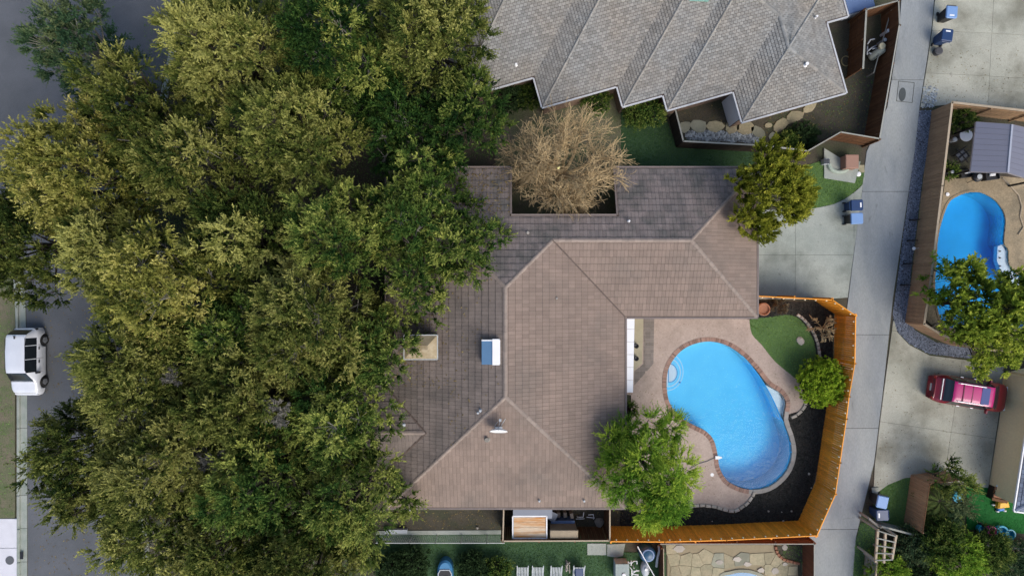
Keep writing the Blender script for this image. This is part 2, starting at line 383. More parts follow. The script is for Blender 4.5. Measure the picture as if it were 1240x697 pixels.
# ------------------------------------------------------------------ setting: ground sheets
def np_inside(X, Y, poly):
    r = np.zeros(len(X), bool)
    for i in range(len(poly)):
        x0, y0 = poly[i - 1]; x1, y1 = poly[i]
        if y0 == y1: continue
        c = ((y0 > Y) != (y1 > Y)) & (X < (x1 - x0) * (Y - y0) / (y1 - y0) + x0); r ^= c
    return r
def scatter(poly, n, rng, holes=()):
    x0, x1, y0, y1 = bounds(poly); X = rng.uniform(x0, x1, n * 3); Y = rng.uniform(y0, y1, n * 3)
    ok = np_inside(X, Y, poly)
    for h in holes: ok &= ~np_inside(X, Y, h)
    return X[ok][:n], Y[ok][:n]
def grass(name, poly, z, mat, dens=260, h=.06, seed=1, holes=(), parent=None):
    rng = np.random.default_rng(seed); n = int(abs(area2(poly)) / 2 * dens)
    X, Y = scatter(poly, n, rng, holes); n = len(X); a = rng.uniform(0, 6.283, n); w_ = rng.uniform(.02, .045, n); hh = rng.uniform(.4, 1.1, n) * h * .7
    lx = rng.normal(0, .06, n); ly = rng.normal(0, .06, n)
    V = np.zeros((n, 3, 3)); V[:, 0] = np.c_[X - w_ * np.cos(a), Y - w_ * np.sin(a), np.full(n, z)]; V[:, 1] = np.c_[X + w_ * np.cos(a), Y + w_ * np.sin(a), np.full(n, z)]
    V[:, 2] = np.c_[X + lx, Y + ly, z + hh]
    t = np.clip(.45 + .25 * np.sin(X * 1.3 + 2 * np.sin(Y * .9)) * np.cos(Y * 1.1) + rng.normal(0, .2, n), 0, 1)
    return quadmesh(name, V, mat, parent, t, 3, kind='stuff')

sheet('ground', [(-600, -600), (600, -600), (600, 600), (-600, 600)], 0, M['soil'], kind='structure')
# street at the left
road_l = [(34, 760), (33, 480), (31, 360), (20, 300), (-30, 262), (-120, 250)]
road_r = [(-120, -120), (245, -120), (222, 0), (205, 60), (178, 200), (168, 400), (170, 600), (172, 760)]
road = sheet('road', PP(smooth_poly(road_l, 5, False) + smooth_poly(road_r, 5, False)), .012, M['asphalt'], kind='structure')
def kerb(name, ctr, w0, w1, h=.13, step=2.4, top=None):
    """gutter pan and raised kerb, cut into cast lengths"""
    k = empty(name, kind='structure'); pts = resample(ctr, step)
    for a, b in zip(pts, pts[1:]):
        dv = (b - a).normalized(); nrm = Vector((-dv.y, dv.x, 0)); a2 = a + dv * .015; b2 = b - dv * .015
        g = MB(); g.prism([tuple((p + nrm * q)[:2]) for p, q in ((a2, w0), (b2, w0), (b2, w1), (a2, w1))], 0, .02)
        g.build('gutter_pan', M['curb'], k)
        g = MB(); g.prism([tuple((p + nrm * q)[:2]) for p, q in ((a2, w1 + .005), (b2, w1 + .005), (b2, w1 + .2), (a2, w1 + .2))], 0, h, bev=.03)
        g.build('kerb_stone', M['curb'], k)
    return k
kl = PP([(33, 720), (33, 480), (31, 360)])
kl = kl + PP(smooth_poly([(31, 360), (20, 300), (-30, 262)], 5, False))[1:]
kerb('street_kerb', kl, -.0, .45)
kerb('street_kerb', PP([(222, -10), (205, 60), (178, 200), (168, 400), (170, 600), (172, 720)]), 0, .35)
verge = PP([(-120, 720), (19, 720), (19, 360), (10, 300), (-40, 275), (-120, 262)])
sheet('verge', verge, .06, M['verge'], kind='structure')
grass('verge_grass', PP([(-60, 625), (16, 625), (16, 355), (6, 310), (-60, 285)]), .06, M['grassblade'], 40, .07, 3)
# white concrete drive across the verge, bottom left
dw = empty('drive_apron', kind='structure')
for y0, y1 in ((627, 662), (662.5, 720)):
    for x0, x1 in ((-80, -30), (-29.3, 22)):
        MB().prism(PP([(x0, y0), (x1, y0), (x1, y1), (x0, y1)]), .0, .1, bev=.01).build('slab', material('pale_concrete', (.62, .62, .66), .85, amt=.3, fine=30) if 'pale_concrete' not in bpy.data.materials else bpy.data.materials['pale_concrete'], dw)
m_ = MB(); m_.lathe((*P(13.5, 677), .1), [(.3, 0), (.3, .015), (.26, .022), (.0, .022)], 20)
tag(m_.build('utility_cover', M['asphalt']), 'round dark utility cover in the pale concrete drive', 'manhole cover')
m_ = MB(); m_.box(-.1, .1, -.25, .25, 0, .03); o = m_.build('meter_cover', M['black']); o.location = (*P(28, 671), .11)
tag(o, 'small dark rectangular cover in the kerb by the pale drive', 'cover')

# alley
AL = [(1093, -25), (1088, 40), (1074, 130), (1049, 184), (1027, 360), (1012, 480), (1006, 560), (972, 650), (975, 730)]
AM = [(1133, -25), (1127, 40), (1113, 130), (1107, 184), (1081, 360), (1068, 480), (1058, 560), (1036, 650), (1030, 730)]
def atY(L, y):
    for a, b in zip(L, L[1:]):
        if a[1] <= y <= b[1]: return a[0] + (b[0] - a[0]) * (y - a[1]) / (b[1] - a[1])
sheet('alley_base', PP(AL + AM[::-1]), .008, M['joint'], kind='structure')
alley = empty('alley', kind='structure')
cuts = [-25, 97, 232, 405, 518, 640, 730]
for c0, c1 in zip(cuts, cuts[1:]):
    ys = [c0 + .2] + [p[1] for p in AL if c0 + .5 < p[1] < c1 - .5] + [c1 - .2]
    for s in (0,):
        fl, fr = (0, 1)
        L_ = [(atY(AL, y) + (atY(AM, y) - atY(AL, y)) * fl, y) for y in ys]; R_ = [(atY(AL, y) + (atY(AM, y) - atY(AL, y)) * fr, y) for y in ys]
        mb = MB(); mb.prism(PP(L_ + R_[::-1]), 0, .045 - .004 * s, bev=.008)
        mb.build('slab', M['concblue'], alley)
def slabs(name, poly, xs, ys, mat, z=.05, ang=0, org=(0, 0), gap=.009, base=True):
    """concrete poured in panels: polygon cut by a grid"""
    r_ = empty(name, kind='structure')
    if base: sheet(name + '_joints', poly, .01, M['joint'], kind='structure')
    ca, sa = math.cos(ang), math.sin(ang)
    loc = [((x - org[0]) * ca + (y - org[1]) * sa, -(x - org[0]) * sa + (y - org[1]) * ca) for x, y in poly]
    for x0, x1 in zip(xs, xs[1:]):
        for y0, y1 in zip(ys, ys[1:]):
            q = clip(clip(clip(clip(loc, 1, 0, x1 - gap), -1, 0, -x0 - gap), 0, 1, y1 - gap), 0, -1, -y0 - gap)
            if len(q) > 2 and abs(area2(q)) > .05:
                q = [(x * ca - y * sa + org[0], x * sa + y * ca + org[1]) for x, y in q]
                MB().prism(q, 0, z).build('slab', mat, r_)
    return r_
# drive of the brown house
d1 = PP([(905, 255), (982, 253)] + smooth_poly([(982, 253), (1010, 247), (1030, 236), (1045, 222), (1047, 206)], 4, False)[1:] + [(1046, 212), (1026, 360), (1000, 362), (905, 362)])
slabs('driveway', d1, [15, 19.8, 23.9, 26], [-1.2, 2.3, 8.5], M['conc'])
# big drive and its gravel strip, right
d2 = PP([(1082, 388), (1086, 402), (1100, 417), (1125, 430), (1172, 436), (1215, 440), (1212, 480), (1204, 534), (1196, 590), (1105, 577), (1095, 578), (1075, 586), (1064, 594), (1057, 600), (1059, 560), (1069, 480), (1081, 389)])
slabs('driveway', d2, [25, 30.2, 36], [-16, -9.3, -2.9, 2], M['concwarm'], z=.052, ang=R(-8.5), org=(2.2, 3.6))
d3 = PP([(1134, -25), (1128, 40), (1114, 130), (1150, 127), (1290, 140), (1290, -25)])
slabs('driveway', d3, [25, 32.6, 41], [11.5, 15.6, 18.6, 24], M['concwarm'], z=.055, ang=R(-3), org=(0, .9))
# gravel strip
GO = [(1113, 134), (1105, 200), (1093, 290), (1081, 380), (1085, 400), (1100, 415), (1125, 428), (1176, 434)]
GI = [(1132, 134), (1117, 215), (1103, 328), (1099, 385), (1108, 400), (1133, 414), (1176, 422)]
gp = PP(GO + GI[::-1])
sheet('gravel_bed', gp, .02, M['gravelm'], kind='structure')
rng = np.random.default_rng(5)
def pebbles(name, poly, n, mat, z, r0=.03, r1=.07, seed=2, flat=.6, parent=None):
    rng = np.random.default_rng(seed); X, Y = scatter(poly, n, rng); n = len(X)
    base = np.array([(1, 0, 0), (0, 1, 0), (-1, 0, 0), (0, -1, 0), (.2, .1, .8)]); F4 = [(0, 1, 4), (1, 2, 4), (2, 3, 4), (3, 0, 4)]
    a = rng.uniform(0, 6.28, n); r = rng.uniform(r0, r1, n); V = base[None] * (r[:, None, None] * rng.uniform(.6, 1.3, (n, 5, 3))); V[:, :, 2] *= flat
    c, s = np.cos(a)[:, None], np.sin(a)[:, None]; x = V[:, :, 0] * c - V[:, :, 1] * s; y = V[:, :, 0] * s + V[:, :, 1] * c
    V = np.stack([x + X[:, None], y + Y[:, None], V[:, :, 2] + z], 2)
    T = V[:, np.array(F4)].reshape(-1, 3, 3)
    return quadmesh(name, T, mat, parent, np.repeat(rng.uniform(0, 1, n), 4), 3, kind='stuff')
pebbles('gravel', gp, 9000, M['gravelm'], .02, .025, .065)

# lawns
def lawn(poly, z, gm, bm, dens, seed, name='lawn', h=.06):
    sheet(name, poly, z, gm, kind='structure'); grass('grass', poly, z, bm, dens, h, seed)
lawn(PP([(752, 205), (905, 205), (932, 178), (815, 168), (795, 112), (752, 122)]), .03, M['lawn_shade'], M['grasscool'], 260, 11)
lawn(PP([(960, 205), (1005, 192), (1047, 205), (1045, 222), (1030, 236), (1010, 247), (982, 253), (950, 250)]), .032, M['lawn'], M['grassblade'], 300, 12)
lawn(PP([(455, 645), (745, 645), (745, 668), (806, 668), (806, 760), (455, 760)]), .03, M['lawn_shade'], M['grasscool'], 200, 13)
lawn(PP(smooth_poly([(1057, 602), (1075, 586), (1095, 578)], 4, False) + [(1106, 577), (1112, 577), (1105, 642), (1075, 638), (1058, 634)]), .033, M['lawn'], M['grassblade'], 300, 14)
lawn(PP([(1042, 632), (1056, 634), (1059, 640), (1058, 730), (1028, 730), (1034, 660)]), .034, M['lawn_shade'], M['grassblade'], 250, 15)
lawn(PP([(1170, 585), (1300, 610), (1300, 650), (1170, 640)]), .031, M['turf'], M['turf'], 200, 16, 'artificial_lawn', .03)
grass('ground_cover', PP([(175, 20), (590, 20), (590, 120), (600, 190), (470, 200), (460, 470), (420, 500), (470, 700), (175, 700)]), .0, M['grassblade'], 60, .12, 17)
# dark yards
sheet('side_yard', PP([(470, 600), (800, 600), (800, 646), (470, 646)]), .02, M['dirt'], kind='structure')
sheet('court_yard', PP([(600, 110), (765, 110), (765, 275), (600, 275)]), .016, M['verge'], kind='structure')
sheet('dirt_yard', PP([(815, 100), (1075, 20), (1066, 170), (1018, 162), (975, 185), (828, 172)]), .02, M['dirt'], kind='structure')
grass('weeds', PP([(930, 120), (1060, 90), (1050, 160), (1015, 160), (975, 180), (930, 170)]), .02, M['grassblade'], 25, .09, 18)

# ------------------------------------------------------------------ roofs
def roof_facet(root, pieces, dn, s0, ze, p, e, wd, mat, rng, zmax=None, cull=None, name='roof_tiles', t0=.055, t1=.012, gap=.01, cg=.017, frame=None, bond=.5, und=True):
    """pieces: convex plan polygons; dn: unit downslope dir; s0: eave distance along dn. tiles are real slabs lapped in courses"""
    dx, dy = dn; tx, ty = -dy, dx; mb = MB(); ub = MB()
    zf = lambda x, y: ze + p * (s0 - (x * dx + y * dy))
    for pc in pieces:
        if area2(pc) < 0: pc = pc[::-1]
        ub.add([(x, y, zf(x, y)) for x, y in pc], [tuple(range(len(pc)))])
        S = [x * dx + y * dy for x, y in pc]; T = [x * tx + y * ty for x, y in pc]
        k0 = int(math.floor((s0 - max(S)) / e)); k1 = int(math.ceil((s0 - min(S)) / e))
        for k in range(k0, k1):
            sa = s0 - k * e; sb = sa - e
            off = (k % 2) * wd * bond
            i0 = int(math.floor((min(T) - off) / wd)); i1 = int(math.ceil((max(T) - off) / wd))
            # clip extent quickly
            for i in range(i0, i1):
                ta = i * wd + off; tb = ta + wd - gap
                mx, my = (ta + tb) / 2 * tx + (sa + sb) / 2 * dx, (ta + tb) / 2 * ty + (sa + sb) / 2 * dy
                if cull and cull(mx, my): continue
                if zmax and zmax(mx, my) > zf(mx, my) + .06: continue
                q = [(ta * tx + s * dx, ta * ty + s * dy) if a else (tb * tx + s * dx, tb * ty + s * dy) for a, s in ((1, sa - cg), (0, sa - cg), (0, sb), (1, sb))]
                q = clip_convex(q, pc)
                if len(q) < 3 or abs(area2(q)) < .004: continue
                lift = rng.uniform(-.004, .008); n = len(q)
                if area2(q) < 0: q = q[::-1]
                v = []
                for x, y in q:
                    f_ = ((x * dx + y * dy) - sb) / e
                    v.append((x, y, zf(x, y) + t1 + (t0 - t1) * f_ + lift))
                lo = [(x, y, zf(x, y) + .001) for x, y in q]
                b = len(mb.v)
                mb.add(v + lo, [tuple(range(n))] + [(j, n + j, n + (j + 1) % n, (j + 1) % n) for j in range(n)], rng.random())
    if und: ub.build('roof_underlay', M['under'], root)
    return mb.build(name, mat, root, kind='stuff')
def ridge(root, a, b, mat, w_=.2, name='ridge_cap', step=.38):
    a = Vector(a); b = Vector(b); d = b - a; L = d.length; d.normalize(); n = max(1, int(L / step)); st = L / n
    sd = d.cross(Vector((0, 0, 1))).normalized(); up = sd.cross(d); mb = MB()
    for i in range(n):
        p = a + d * st * i; q = a + d * (st * (i + 1) + .03)
        prof = [(-.5, -.03), (-.3, .02), (0, .045), (.3, .02), (.5, -.03)]
        v = [pp + sd * x * w_ + up * (z + l) for pp, l in ((p, .03), (q, .012)) for x, z in prof]
        mb.add(v, [(j, j + 1, j + 6, j + 5) for j in range(4)] + [(4, 3, 2, 1, 0)], random.random())
    return mb.build(name, mat, root)
def walls(root, outline, mat, top, z0=0, name='wall'):
    n = len(outline); mb = MB()
    if area2(outline) < 0: outline = outline[::-1]
    for i in range(n):
        a = outline[i]; b = outline[(i + 1) % n]
        mb.add([(*a, z0), (*b, z0), (*b, top(*b)), (*a, top(*a))], [(0, 1, 2, 3)])
    return mb.build(name, mat, root)

rr = random.Random(3)
# ---- brown tiled house
HB = empty('tiled_house', (0, 0, 0), label='large single-storey house with brown concrete tile roof beside the kidney pool', cat='house')
EZ, PT, EX = 2.6, .367, .42
XW, XE, XR, YR, YS, YSr = -8.15, 7.35, -.4, .04, -14.3, -6.55
XF, YN, YB, YWr, XV, XEr = 15.96, 7.79, -1.86, 2.965, 2.525, 11.135
HX0, HX1, HY = -.16, 6.75, 4.51
def zm(x, y): return 0
Wt = roof_facet
N1 = [(XW, YN), (XR, YR), (XV, YWr), (XV, YN)]; N2 = [(XV, YN), (XV, YWr), (XEr, YWr), (XF, YN)]
pcs = [clip(N1, 1, 0, HX0), clip(clip(N1, -1, 0, -HX0), 0, 1, HY), clip(clip(N2, 1, 0, HX1), 0, 1, HY), clip(N2, -1, 0, -HX1)]
TW = .235
Wt(HB, pcs, (0, 1), YN, EZ, PT, EX, TW, M['tile_old'], rr, bond=0)
CY, CHW, CX = -9.2, 2.7, -13.0
def czmax(x, y):      # small west wing
    return EZ + PT * min(y - (CY - CHW), (CY + CHW) - y, x - CX) if x < -4 else 0
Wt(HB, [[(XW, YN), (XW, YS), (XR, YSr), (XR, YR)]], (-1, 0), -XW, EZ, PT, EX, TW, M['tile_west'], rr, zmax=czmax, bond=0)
Wt(HB, [[(XW, YS), (XE, YS), (XR, YSr)]], (0, -1), -YS, EZ, PT, EX, TW, M['tile'], rr, bond=0)
Wt(HB, [[(XR, YR), (XR, YSr), (XE, YS), (XE, YB), (XV, YWr)]], (1, 0), XE, EZ, PT, EX, TW, M['tile'], rr, bond=0)
Wt(HB, [[(XV, YWr), (XE, YB), (XF, YB), (XEr, YWr)]], (0, -1), -YB, EZ, PT, EX, TW, M['tile'], rr, bond=0)
Wt(HB, [[(XF, YB), (XF, YN), (XEr, YWr)]], (1, 0), XF, EZ, PT, EX, TW, M['tile'], rr, bond=0)
ca_ = XW + CHW
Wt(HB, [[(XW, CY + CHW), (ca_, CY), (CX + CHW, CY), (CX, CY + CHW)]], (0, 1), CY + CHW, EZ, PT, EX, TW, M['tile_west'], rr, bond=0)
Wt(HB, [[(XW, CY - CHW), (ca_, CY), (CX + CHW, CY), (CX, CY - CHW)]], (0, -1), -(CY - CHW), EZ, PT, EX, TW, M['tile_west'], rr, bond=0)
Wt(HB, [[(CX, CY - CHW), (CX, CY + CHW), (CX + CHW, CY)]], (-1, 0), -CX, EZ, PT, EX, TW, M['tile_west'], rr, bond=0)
zr = EZ + PT * 7.75; zw = EZ + PT * (YN - YWr); zc = EZ + PT * CHW
for a, b in (((XR, YR, zr), (XR, YSr, zr)), ((XR, YSr, zr), (XE, YS, EZ)), ((XR, YSr, zr), (XW, YS, EZ)), ((XR, YR, zr), (XV, YWr, zw)), ((XR, YR, zr), (XW, YN, EZ)),
             ((XV, YWr, zw), (XEr, YWr, zw)), ((XEr, YWr, zw), (XF, YN, EZ)), ((XEr, YWr, zw), (XF, YB, EZ)), ((ca_, CY, zc), (CX + CHW, CY, zc)), ((CX + CHW, CY, zc), (CX, CY - CHW, EZ)), ((CX + CHW, CY, zc), (CX, CY + CHW, EZ))):
    ridge(HB, a, b, M['ridgetile'], .26)
def flashing(root, a, b, mat, w_=.16):
    m_ = MB(); a = Vector(a); b = Vector(b); m_.beam(a + Vector((0, 0, .06)), b + Vector((0, 0, .06)), w_ * .8, .04); m_.build('valley_flashing', mat, root)
for a, b in (((XV, YWr, zw), (XE, YB, EZ)), ((ca_, CY, zc), (XW, CY + CHW, EZ)), ((ca_, CY, zc), (XW, CY - CHW, EZ))): flashing(HB, a, b, M['fascia'], .12)
zn = EZ + PT * (YN - HY)
outl = [(XW, YN, EZ), (HX0, YN, EZ), (HX0, HY, zn), (HX1, HY, zn), (HX1, YN, EZ), (XF, YN, EZ), (XF, YB, EZ), (XE, YB, EZ), (XE, YS, EZ), (XW, YS, EZ), (XW, CY - CHW, EZ), (CX, CY - CHW, EZ), (CX, CY + CHW, EZ), (XW, CY + CHW, EZ)]
def trim(root, outl, mat, name, w_=.035, h=.2, dz=-.09, out=.02):
    o2 = offset([p[:2] for p in outl], out); m_ = MB(); n = len(outl)
    for i in range(n):
        j = (i + 1) % n
        a = Vector((*o2[i], outl[i][2] + dz)); b = Vector((*o2[j], outl[j][2] + dz)); d_ = (b - a).normalized()
        m_.beam(a + d_ * .0, b - d_ * w_ * .55, w_, h)
    return m_.build(name, mat, root)
trim(HB, outl, M['fascia'], 'fascia')
trim(HB, outl, material('gutter_taupe', (.2, .165, .15), .6), 'gutter', .11, .1, -.03, .1)
ho = [p[:2] for p in outl]; wi = offset(ho, -.45)
m_ = MB(); ring(m_, ho, wi, EZ - .19, EZ - .17); 
m2 = MB()
for i in range(len(ho)):
    j = (i + 1) % len(ho); zz = [outl[i][2] - .18, outl[j][2] - .18]
    m2.add([(*ho[i], zz[0]), (*ho[j], zz[1]), (*wi[j], zz[1]), (*wi[i], zz[0])], [(0, 1, 2, 3)])
m2.build('soffit', M['wallwhite'], HB)
zt = {tuple(w_): o_[2] - .18 for w_, o_ in zip(wi, outl)}
walls(HB, wi, M['brick'], lambda x, y: zt.get((x, y), EZ - .18))

# roof fittings
def on(px, py, kind='W'):
    """point on the roof plane seen at a photo pixel"""
    z = 4.
    for _ in range(12):
        x, y = P(px, py, z)
        z = EZ + PT * {'W': x - XW, 'E': XE - x, 'S': y - YS, 'N': YN - y, 'S2': y - YB}[kind]
    return (*P(px, py, z), z)
# chimney
cx_, cy_, cz_ = on(509, 421)
CHM = MB(); cw, cl = .92, .64
x0, y0 = P(509, 420.5, 5.2)
CHM.box(x0 - cw, x0 + cw, y0 - cl, y0 + cl, 3.2, 4.95)
chb = CHM.build('chimney', M['brick'], HB)
m_ = MB(); v = [(x0 + a * (cw + .08), y0 + b * (cl + .08), z) for z in (4.95, 5.05) for a, b in ((-1, -1), (1, -1), (1, 1), (-1, 1))]
v += [(x0 - .45, y0 - .12, 5.3), (x0 + .45, y0 - .12, 5.3), (x0 + .45, y0 + .12, 5.3), (x0 - .45, y0 + .12, 5.3)]
m_.add(v, [(0, 1, 5, 4), (1, 2, 6, 5), (2, 3, 7, 6), (3, 0, 4, 7), (4, 5, 9, 8), (5, 6, 10, 9), (6, 7, 11, 10), (7, 4, 8, 11), (8, 9, 10, 11)])
m_.build('chimney_cap', M['chimcap'], chb)
m_ = MB()
for a, b in (((-1, -1), (1, -1)), ((1, -1), (1, 1)), ((1, 1), (-1, 1)), ((-1, 1), (-1, -1))):
    m_.beam((x0 + a[0] * (cw + .1), y0 + a[1] * (cl + .1), 5.0), (x0 + b[0] * (cw + .1), y0 + b[1] * (cl + .1), 5.0), .06, .13)
m_.build('cap_flange', M['rail'], chb)
# roof dormer vent with blue sloped face and white top
sx_, sy_ = P(594, 426, 5.4)
sk = MB(); sk.box(-.42, .58, -.72, .72, -.9, 0); o = sk.build('skylight_box', M['white'], HB); o.location = (sx_, sy_, 5.45)
m_ = MB(); m_.add([(-.53, -.74, .02), (.12, -.74, .1), (.12, .68, .1), (-.53, .68, .02), (-.53, -.74, -.44), (.12, -.74, .0), (.12, .68, .0), (-.53, .68, -.44)], [(0, 1, 2, 3), (0, 4, 5, 1), (3, 2, 6, 7), (0, 3, 7, 4)])
m_.build('skylight_pane', M['skyblue'], o)
m_ = MB(); m_.box(.12, .55, -.76, .8, .02, .15); m_.build('skylight_cap', M['white'], o)
m_ = MB(); m_.box(-.53, .12, .68, .75, -.2, .11); m_.build('skylight_frame', M['white'], o)
# satellite dish
x, y, z = on(604, 517, 'S')
ds = empty('satellite_dish', (x, y, z + .03), label='white satellite dish on a mast just below the main ridge of the brown roof', cat='satellite dish')
m_ = MB(); m_.box(-.22, .22, -.2, .05, 0, .04); m_.tube([(0, -.08, .02), (0, -.05, .5), (0, .12, .62)], .03); m_.build('mast', M['lightgrey'], ds)
m_ = MB(); prof = [(.02, 0), (.2, .03), (.34, .08), (.42, .14), (.43, .15), (.34, .1), (.2, .05), (.02, .02)]
m_.lathe((0, 0, 0), prof, 20); T = Matrix.Translation((0, .12, .72)) @ Matrix.Scale(1.3, 4) @ Matrix.Rotation(R(66), 4, 'X')
m_.v = [tuple(T @ Vector(p)) for p in m_.v]; m_.build('dish', M['white'], ds, True)
m_ = MB(); m_.tube([(0, .1, .5), (.1, .6, .72)], .022, 6); m_.tube([(-.28, .16, .66), (-.05, .52, .7)], .012, 5); m_.tube([(.12, .2, .6), (.42, .75, .95)], .018, 6); m_.box(.03, .17, .55, .7, .66, .8); m_.build('feed_arm', M['lightgrey'], ds)
def vent(px, py, side, r=.06, h=.3, mat=None, tp='vent_pipe'):
    x, y, z = on(px, py, side); m_ = MB(); m_.lathe((x, y, z), [(r * 1.9, 0.02), (r * 1.2, .08), (r, .1), (r, h), (r * 1.25, h), (r * 1.25, h + .04), (0, h + .04)], 12); m_.build(tp, mat or M['lightgrey'], HB)
vent(590, 531, 'S', .11, .25, M['stone'], 'turbine_vent'); vent(582, 496, 'W'); vent(579, 499, 'W', .05, .2); vent(639, 282, 'N', .06, .25, M['copgrey']); vent(761, 268, 'N', .05, .25, M['white'])
vent(653, 605, 'S', .05, .2); vent(707, 605, 'S', .05, .2); vent(489, 514, 'S', .06, .1); vent(674, 361, 'E', .04, .1, M['copgrey'])

# ---- grey shingled house, turned by 15.8 degrees
HG = empty('shingled_house', (0, 0, 0), label='grey shingled house with a sawtooth eave along the top of the photo', cat='house')
A_ = R(15.8); ca, sa = math.cos(A_), math.sin(A_)
def U(u, v): return (u * ca - v * sa, u * sa + v * ca)
GZ, GP_ = 2.75, .36
W_ = [(-.1, 12.85), (5.15, 10.81), (10.2, 9.44), (12.93, 8.42), (17.38, 6.35)]; UE = 24.3
def gz(x, y):
    u = x * ca + y * sa; v = -x * sa + y * ca; b = 0
    for uj, vj in W_: b = max(b, min(u - uj, v - vj, UE - u))
    b = max(b, min(u - 19, 25.76 - u, v - 11.1))
    return GZ + GP_ * b
cull = lambda x, y: abs(x) > 33 or y > 20.5
dS = (sa, -ca); dW = (-ca, -sa); dE = (ca, sa)
def uvp(l): return [U(*p) for p in l]
GX, GW = .175, .25
for uj, vj in W_:
    hm = (UE - uj) / 2
    roof_facet(HG, [uvp([(uj, vj), (UE, vj), (uj + hm, vj + hm)])], dS, -vj, GZ, GP_, GX, GW, M['shingle'], rr, gz, cull, 'shingles', .03, .006, .02)
    roof_facet(HG, [uvp([(uj, vj), (uj + hm, vj + hm), (uj + hm, 27), (uj, 27)])], dW, -uj, GZ, GP_, GX, GW, M['shingle'], rr, gz, cull, 'shingles', .03, .006, .02)
br = [(24.3, 6.35), (20.84, 9.8), (20.84, 11.88), (18.6, 14.1), (18.6, 15.1), (17.25, 16.5), (17.25, 18.3), (15.1, 20.45), (15.1, 27)]
roof_facet(HG, [uvp([(a[0], a[1]), (UE, a[1]), (UE, b[1]), (b[0], b[1])]) if a[0] < UE else uvp([(UE, a[1]), (UE, b[1]), b]) for a, b in zip(br, br[1:])], dE, UE, GZ, GP_, GX, GW, M['shingle'], rr, gz, cull, 'shingles', .03, .006, .02)
roof_facet(HG, [uvp([(19, 11.1), (25.76, 11.1), (22.38, 14.48)])], dS, -11.1, GZ, GP_, GX, GW, M['shingle'], rr, gz, cull, 'shingles', .03, .006, .02)
roof_facet(HG, [uvp([(25.76, 11.1), (25.76, 27), (22.38, 27), (22.38, 14.48)])], dE, 25.76, GZ, GP_, GX, GW, M['shingle'], rr, gz, cull, 'shingles', .03, .006, .02)
for uj, vj in W_:       # hips
    h = 6; ridge(HG, (*U(uj, vj), GZ), (*U(uj + h, vj + h), GZ + GP_ * h), M['shingle'], .17, 'hip_cap', .3)
ridge(HG, (*U(24.3, 6.35), GZ), (*U(20.84, 9.81), GZ + GP_ * 3.46), M['shingle'], .26, 'hip_cap', .3)
ridge(HG, (*U(20.84, 9.81), GZ + GP_ * 3.46), (*U(20.84, 11.88), GZ + GP_ * 3.46), M['shingle'], .26, 'ridge_cap', .3)
ridge(HG, (*U(20.84, 11.88), GZ + GP_ * 3.46), (*U(18.6, 14.1), GZ + GP_ * 5.7), M['shingle'], .26, 'hip_cap', .3)
go = [(-.1, 27), (-.1, 12.85), (5.15, 12.85), (5.15, 10.81), (10.2, 10.81), (10.2, 9.44), (12.93, 9.44), (12.93, 8.42), (17.38, 8.42), (17.38, 6.35), (24.3, 6.35), (24.3, 11.1), (25.76, 11.1), (25.76, 27)]
gxy = uvp(go); gi = offset(gxy, -.28)
trim(HG, [(*p, GZ) for p in gxy], M['fascia'], 'fascia')
trim(HG, [(*p, GZ) for p in gxy], material('gutter_pale', (.5, .51, .52), .5), 'gutter', .1, .09, -.02, .1)
m_ = MB()
for i in range(len(gxy)):
    j = (i + 1) % len(gxy); m_.add([(*gxy[i], GZ - .18), (*gxy[j], GZ - .18), (*gi[j], GZ - .18), (*gi[i], GZ - .18)], [(0, 1, 2, 3)])
m_.build('soffit', M['wallwhite'], HG)
walls(HG, gi, M['brick'], lambda x, y: GZ - .18)
a, b = Vector((*gi[8], 0)), Vector((*gi[9], 0)); m_ = MB(); dv = (b - a).normalized(); nn = Vector((-ca, -sa, 0)) * .02
m_.add([a + nn + dv * .2, b + nn - dv * .05, b + nn - dv * .05 + Vector((0, 0, 2.5)), a + nn + dv * .2 + Vector((0, 0, 2.5))], [(0, 1, 2, 3)]); m_.build('wall_panel', M['white'], HG)
def gvent(px, py, r, mat, h=.25, nm='vent_pipe'):
    z = 4
    for _ in range(12): x, y = P(px, py, z); z = gz(x, y)
    m_ = MB(); m_.lathe((x, y, z - .03), [(r * 1.8, .02), (r, .1), (r, h), (r * 1.3, h), (r * 1.3, h + .05), (0, h + .05)], 12); m_.build(nm, mat, HG)
gvent(987, 22, .05, M['white']); gvent(975, 79, .08, M['white']); gvent(625, 79, .06, M['white'], .15)
z = 5
for _ in range(12): x, y = P(846, 1, z); z = gz(x, y)
m_ = MB(); m_.box(x - .6, x + .6, y - .05, y + .5, z - .5, z + .12); m_.build('roof_vent_box', plain('green_copper', (.2, .38, .33), .6), HG)
# extra roof end beyond the top (utility lean-to seen at 1025-1050, 0-12)
o = empty('covered_spa', (*P(1043, 3, 1.0), 0), A_, label='blue-grey covered spa at the corner of the shingled house', cat='spa')
m_ = MB(); m_.prism([(-1.0, -.55), (1.0, -.55), (1.0, .9), (-1.0, .9)], 0, .75, bev=.1); m_.build('spa_shell', M['lightgrey'], o)
m_ = MB(); m_.prism([(-.96, -.5), (.96, -.5), (.96, .86), (-.96, .86)], .76, .9, bev=.05); m_.build('spa_cover', M['bluemetal'], o)

